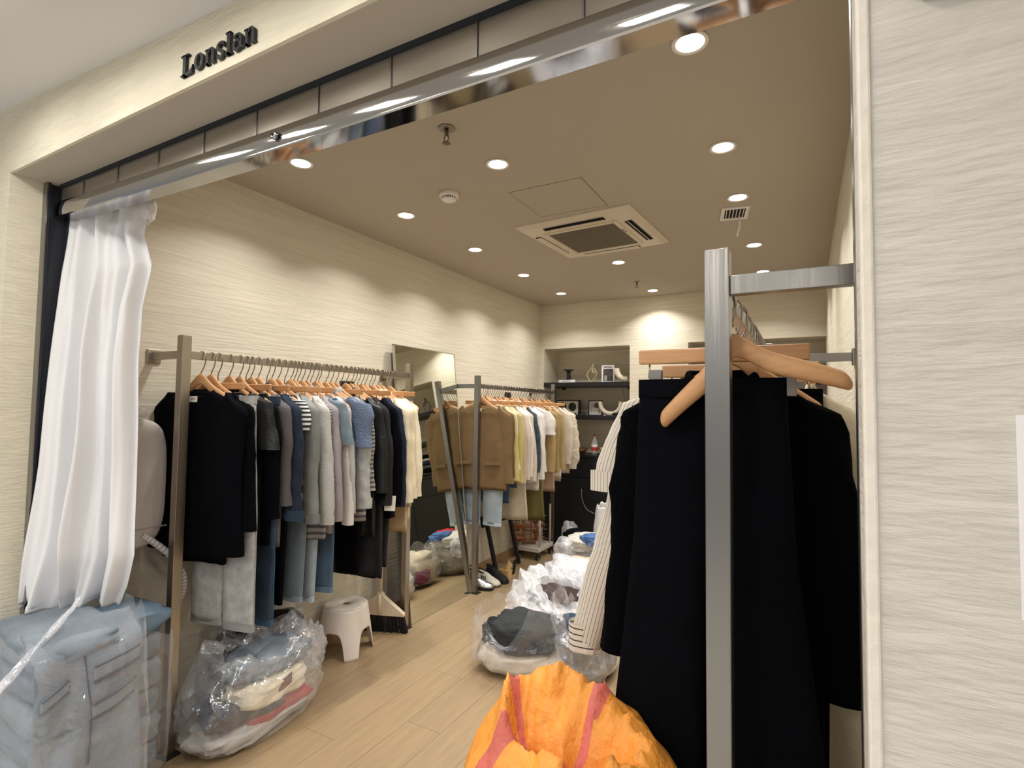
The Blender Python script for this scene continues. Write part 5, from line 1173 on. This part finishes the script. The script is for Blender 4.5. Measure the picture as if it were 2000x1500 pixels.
box(-0.034, 0.030, -0.002, -0.001, 0.018, 0.085).build('photo_figure', mat('photo_fig', (198, 190, 184), 0.5), pf); MB().prism(arc(0.012, 0.108, 0.026, 0.030, 0, 345, 20), 'y', -0.0026, -0.001).build('photo_head', mat('photo_hair', (52, 44, 42), 0.5), pf)
arctube((-1.79, 5.42, ZL), 'cream half-ring ceramic vase on the lower left shelf', 0.112, 172, 368, 0.021, 'ring_vase')
rdif = thing('reed_diffuser', 'black glass reed diffuser with two thin reeds', 'diffuser', (-1.615, 5.40, ZL))
MB().lathe([(0, 0), (0.042, 0), (0.044, 0.005), (0.044, 0.068), (0.036, 0.085), (0.014, 0.095), (0.013, 0.118), (0.016, 0.120), (0, 0.120)], n=26).build('flask', mat('smoked_glass', (16, 18, 26), 0.12), rdif, smooth=True)
for dx, dy in ((-0.05, 0.02), (0.038, -0.01)): MB().tube([(0, 0, 0.06), (dx*0.3, dy*0.3, 0.15), (dx, dy, 0.30)], 0.0016, 6).build('reed', mat('reed', (58, 44, 34), 0.8), rdif)
for x, l in ((-1.72, 'dark polished pebble beside the reed diffuser'), (-1.68, 'second dark pebble next to the reed diffuser')): lump('pebble', l, 'pebble', M_BLACK, (x, 5.36, ZL+0.020), (0.032, 0.028, 0.018), 0, int(-x*50), amp=0.1, e=1.0, n=20, k=12)
lump('black_tray', 'small black dish on the lower left shelf', 'dish', M_BLACK, (-2.10, 5.38, ZL+0.008), (0.05, 0.03, 0.007), 0, 5, amp=0.05, e=0.8, n=24, k=8)
# cabinet top
bt = thing('drink_bottle', 'clear drink bottle with red cap and label on the black cabinet', 'bottle', (-1.965, 5.42, ZCb))
MB().lathe([(0, 0), (0.030, 0), (0.033, 0.006), (0.032, 0.05), (0.033, 0.10), (0.031, 0.13), (0.020, 0.165), (0.0125, 0.185), (0.0125, 0.20), (0, 0.20)], n=24).build('flask', film('bottle_plastic', (214, 216, 214), op=0.3, scale=3), bt, smooth=True)
MB().lathe([(0.0335, 0.045), (0.034, 0.047), (0.034, 0.080), (0.0335, 0.082)], n=24, caps=(False, False)).build('red_label', mat('label_red', (186, 44, 58), 0.5), bt)
MB().lathe([(0.0335, 0.083), (0.034, 0.084), (0.034, 0.108), (0.0335, 0.11)], n=24, caps=(False, False)).build('white_label', M_PAPER, bt)
MB().lathe([(0, 0.198), (0.0155, 0.198), (0.0155, 0.216), (0, 0.217)], n=18).build('cap', mat('cap_red', (150, 28, 36), 0.5), bt)
cp = thing('paper_cup', 'pale yellow paper cup beside the drink bottle', 'cup', (-1.87, 5.40, ZCb)); MB().lathe([(0, 0), (0.026, 0), (0.031, 0.075), (0.033, 0.077), (0.031, 0.079), (0.029, 0.076), (0.025, 0.01), (0, 0.008)], n=24).build('wall', mat('cup_yellow', (222, 206, 130), 0.6), cp, smooth=True)
box(0.004, 0.018, -0.0305, -0.029, 0.03, 0.042).build('print', M_BLACKM, cp)
bw = thing('wooden_bowl', 'brown wooden bowl on the black cabinet', 'bowl', (-2.12, 5.42, ZCb)); MB().lathe([(0, 0), (0.035, 0), (0.06, 0.03), (0.075, 0.062), (0.071, 0.063), (0.055, 0.033), (0.03, 0.012), (0, 0.010)], n=28).build('shell', mat('bowl_brown', (96, 66, 42), 0.5), bw, smooth=True)
for i in range(4):
    z0 = ZCb+0.001+i*0.006; o = MB().grid(lambda u, v: Vector((-0.10+0.2*u, -0.07+0.14*v, 0.004*nz(u*3, v*3, i))), 8, 6).build('loose_paper', M_PAPER if i % 2 == 0 else mat('paper_blue', (166, 168, 186), 0.7), smooth=True, solid=0.0012, loc=(-1.735+0.015*(i % 2), 5.41, z0+0.004)); o.rotation_euler = (0, 0, [0.1, 0.5, -0.3, 0.25][i])
    tag(o, ['lowest sheet of the loose papers on the black cabinet', 'bluish sheet second in the loose papers', 'white sheet third in the loose papers', 'bluish top sheet of the loose papers on the cabinet'][i], 'paper', 'loose papers on the cabinet')
cb = smooth_path([(-2.06, 5.285, 0.62), (-2.05, 5.28, 0.52), (-2.00, 5.28, 0.42), (-1.92, 5.28, 0.385), (-1.86, 5.28, 0.375), (-1.82, 5.28, 0.395), (-1.80, 5.28, 0.375), (-1.73, 5.28, 0.37), (-1.66, 5.28, 0.40), (-1.62, 5.28, 0.46), (-1.62, 5.28, 0.58), (-1.60, 5.29, 0.68), (-1.55, 5.295, 0.69)], 6)
tag(MB().tube(cb, 0.004, 6).build('power_cable', mat('cable_grey', (120, 118, 116), 0.5), smooth=True), 'grey power cable drooping in front of the black cabinet', 'cable')
# right alcove, seen in the mirror
sculpture((-0.75, 5.45, 1.762), 'dark abstract seated figure in the right alcove', (84, 74, 62)); sculpture((-0.55, 5.47, 1.762), 'tall grey abstract figure in the right alcove', (120, 112, 98))
arctube((-0.30, 5.44, 1.76), 'white arc ceramic vase in the right alcove', 0.10, 178, 300, 0.024)
for i in range(6):
    o = lump('folded_shirt', 'folded dark garment, number %s from the bottom in the right alcove stack' % ['one', 'two', 'three', 'four', 'five', 'six'][i], 'clothes', [G['charcoal'], G['black'], G['taupeg'], G['navy'], G['lilac'], G['black']][i], (-0.72, 5.45, 0.995+i*0.045), (0.17, 0.13, 0.024), 0.05*math.sin(i*2), 90+i, amp=0.1, e=0.5, group='folded clothes in the right alcove')
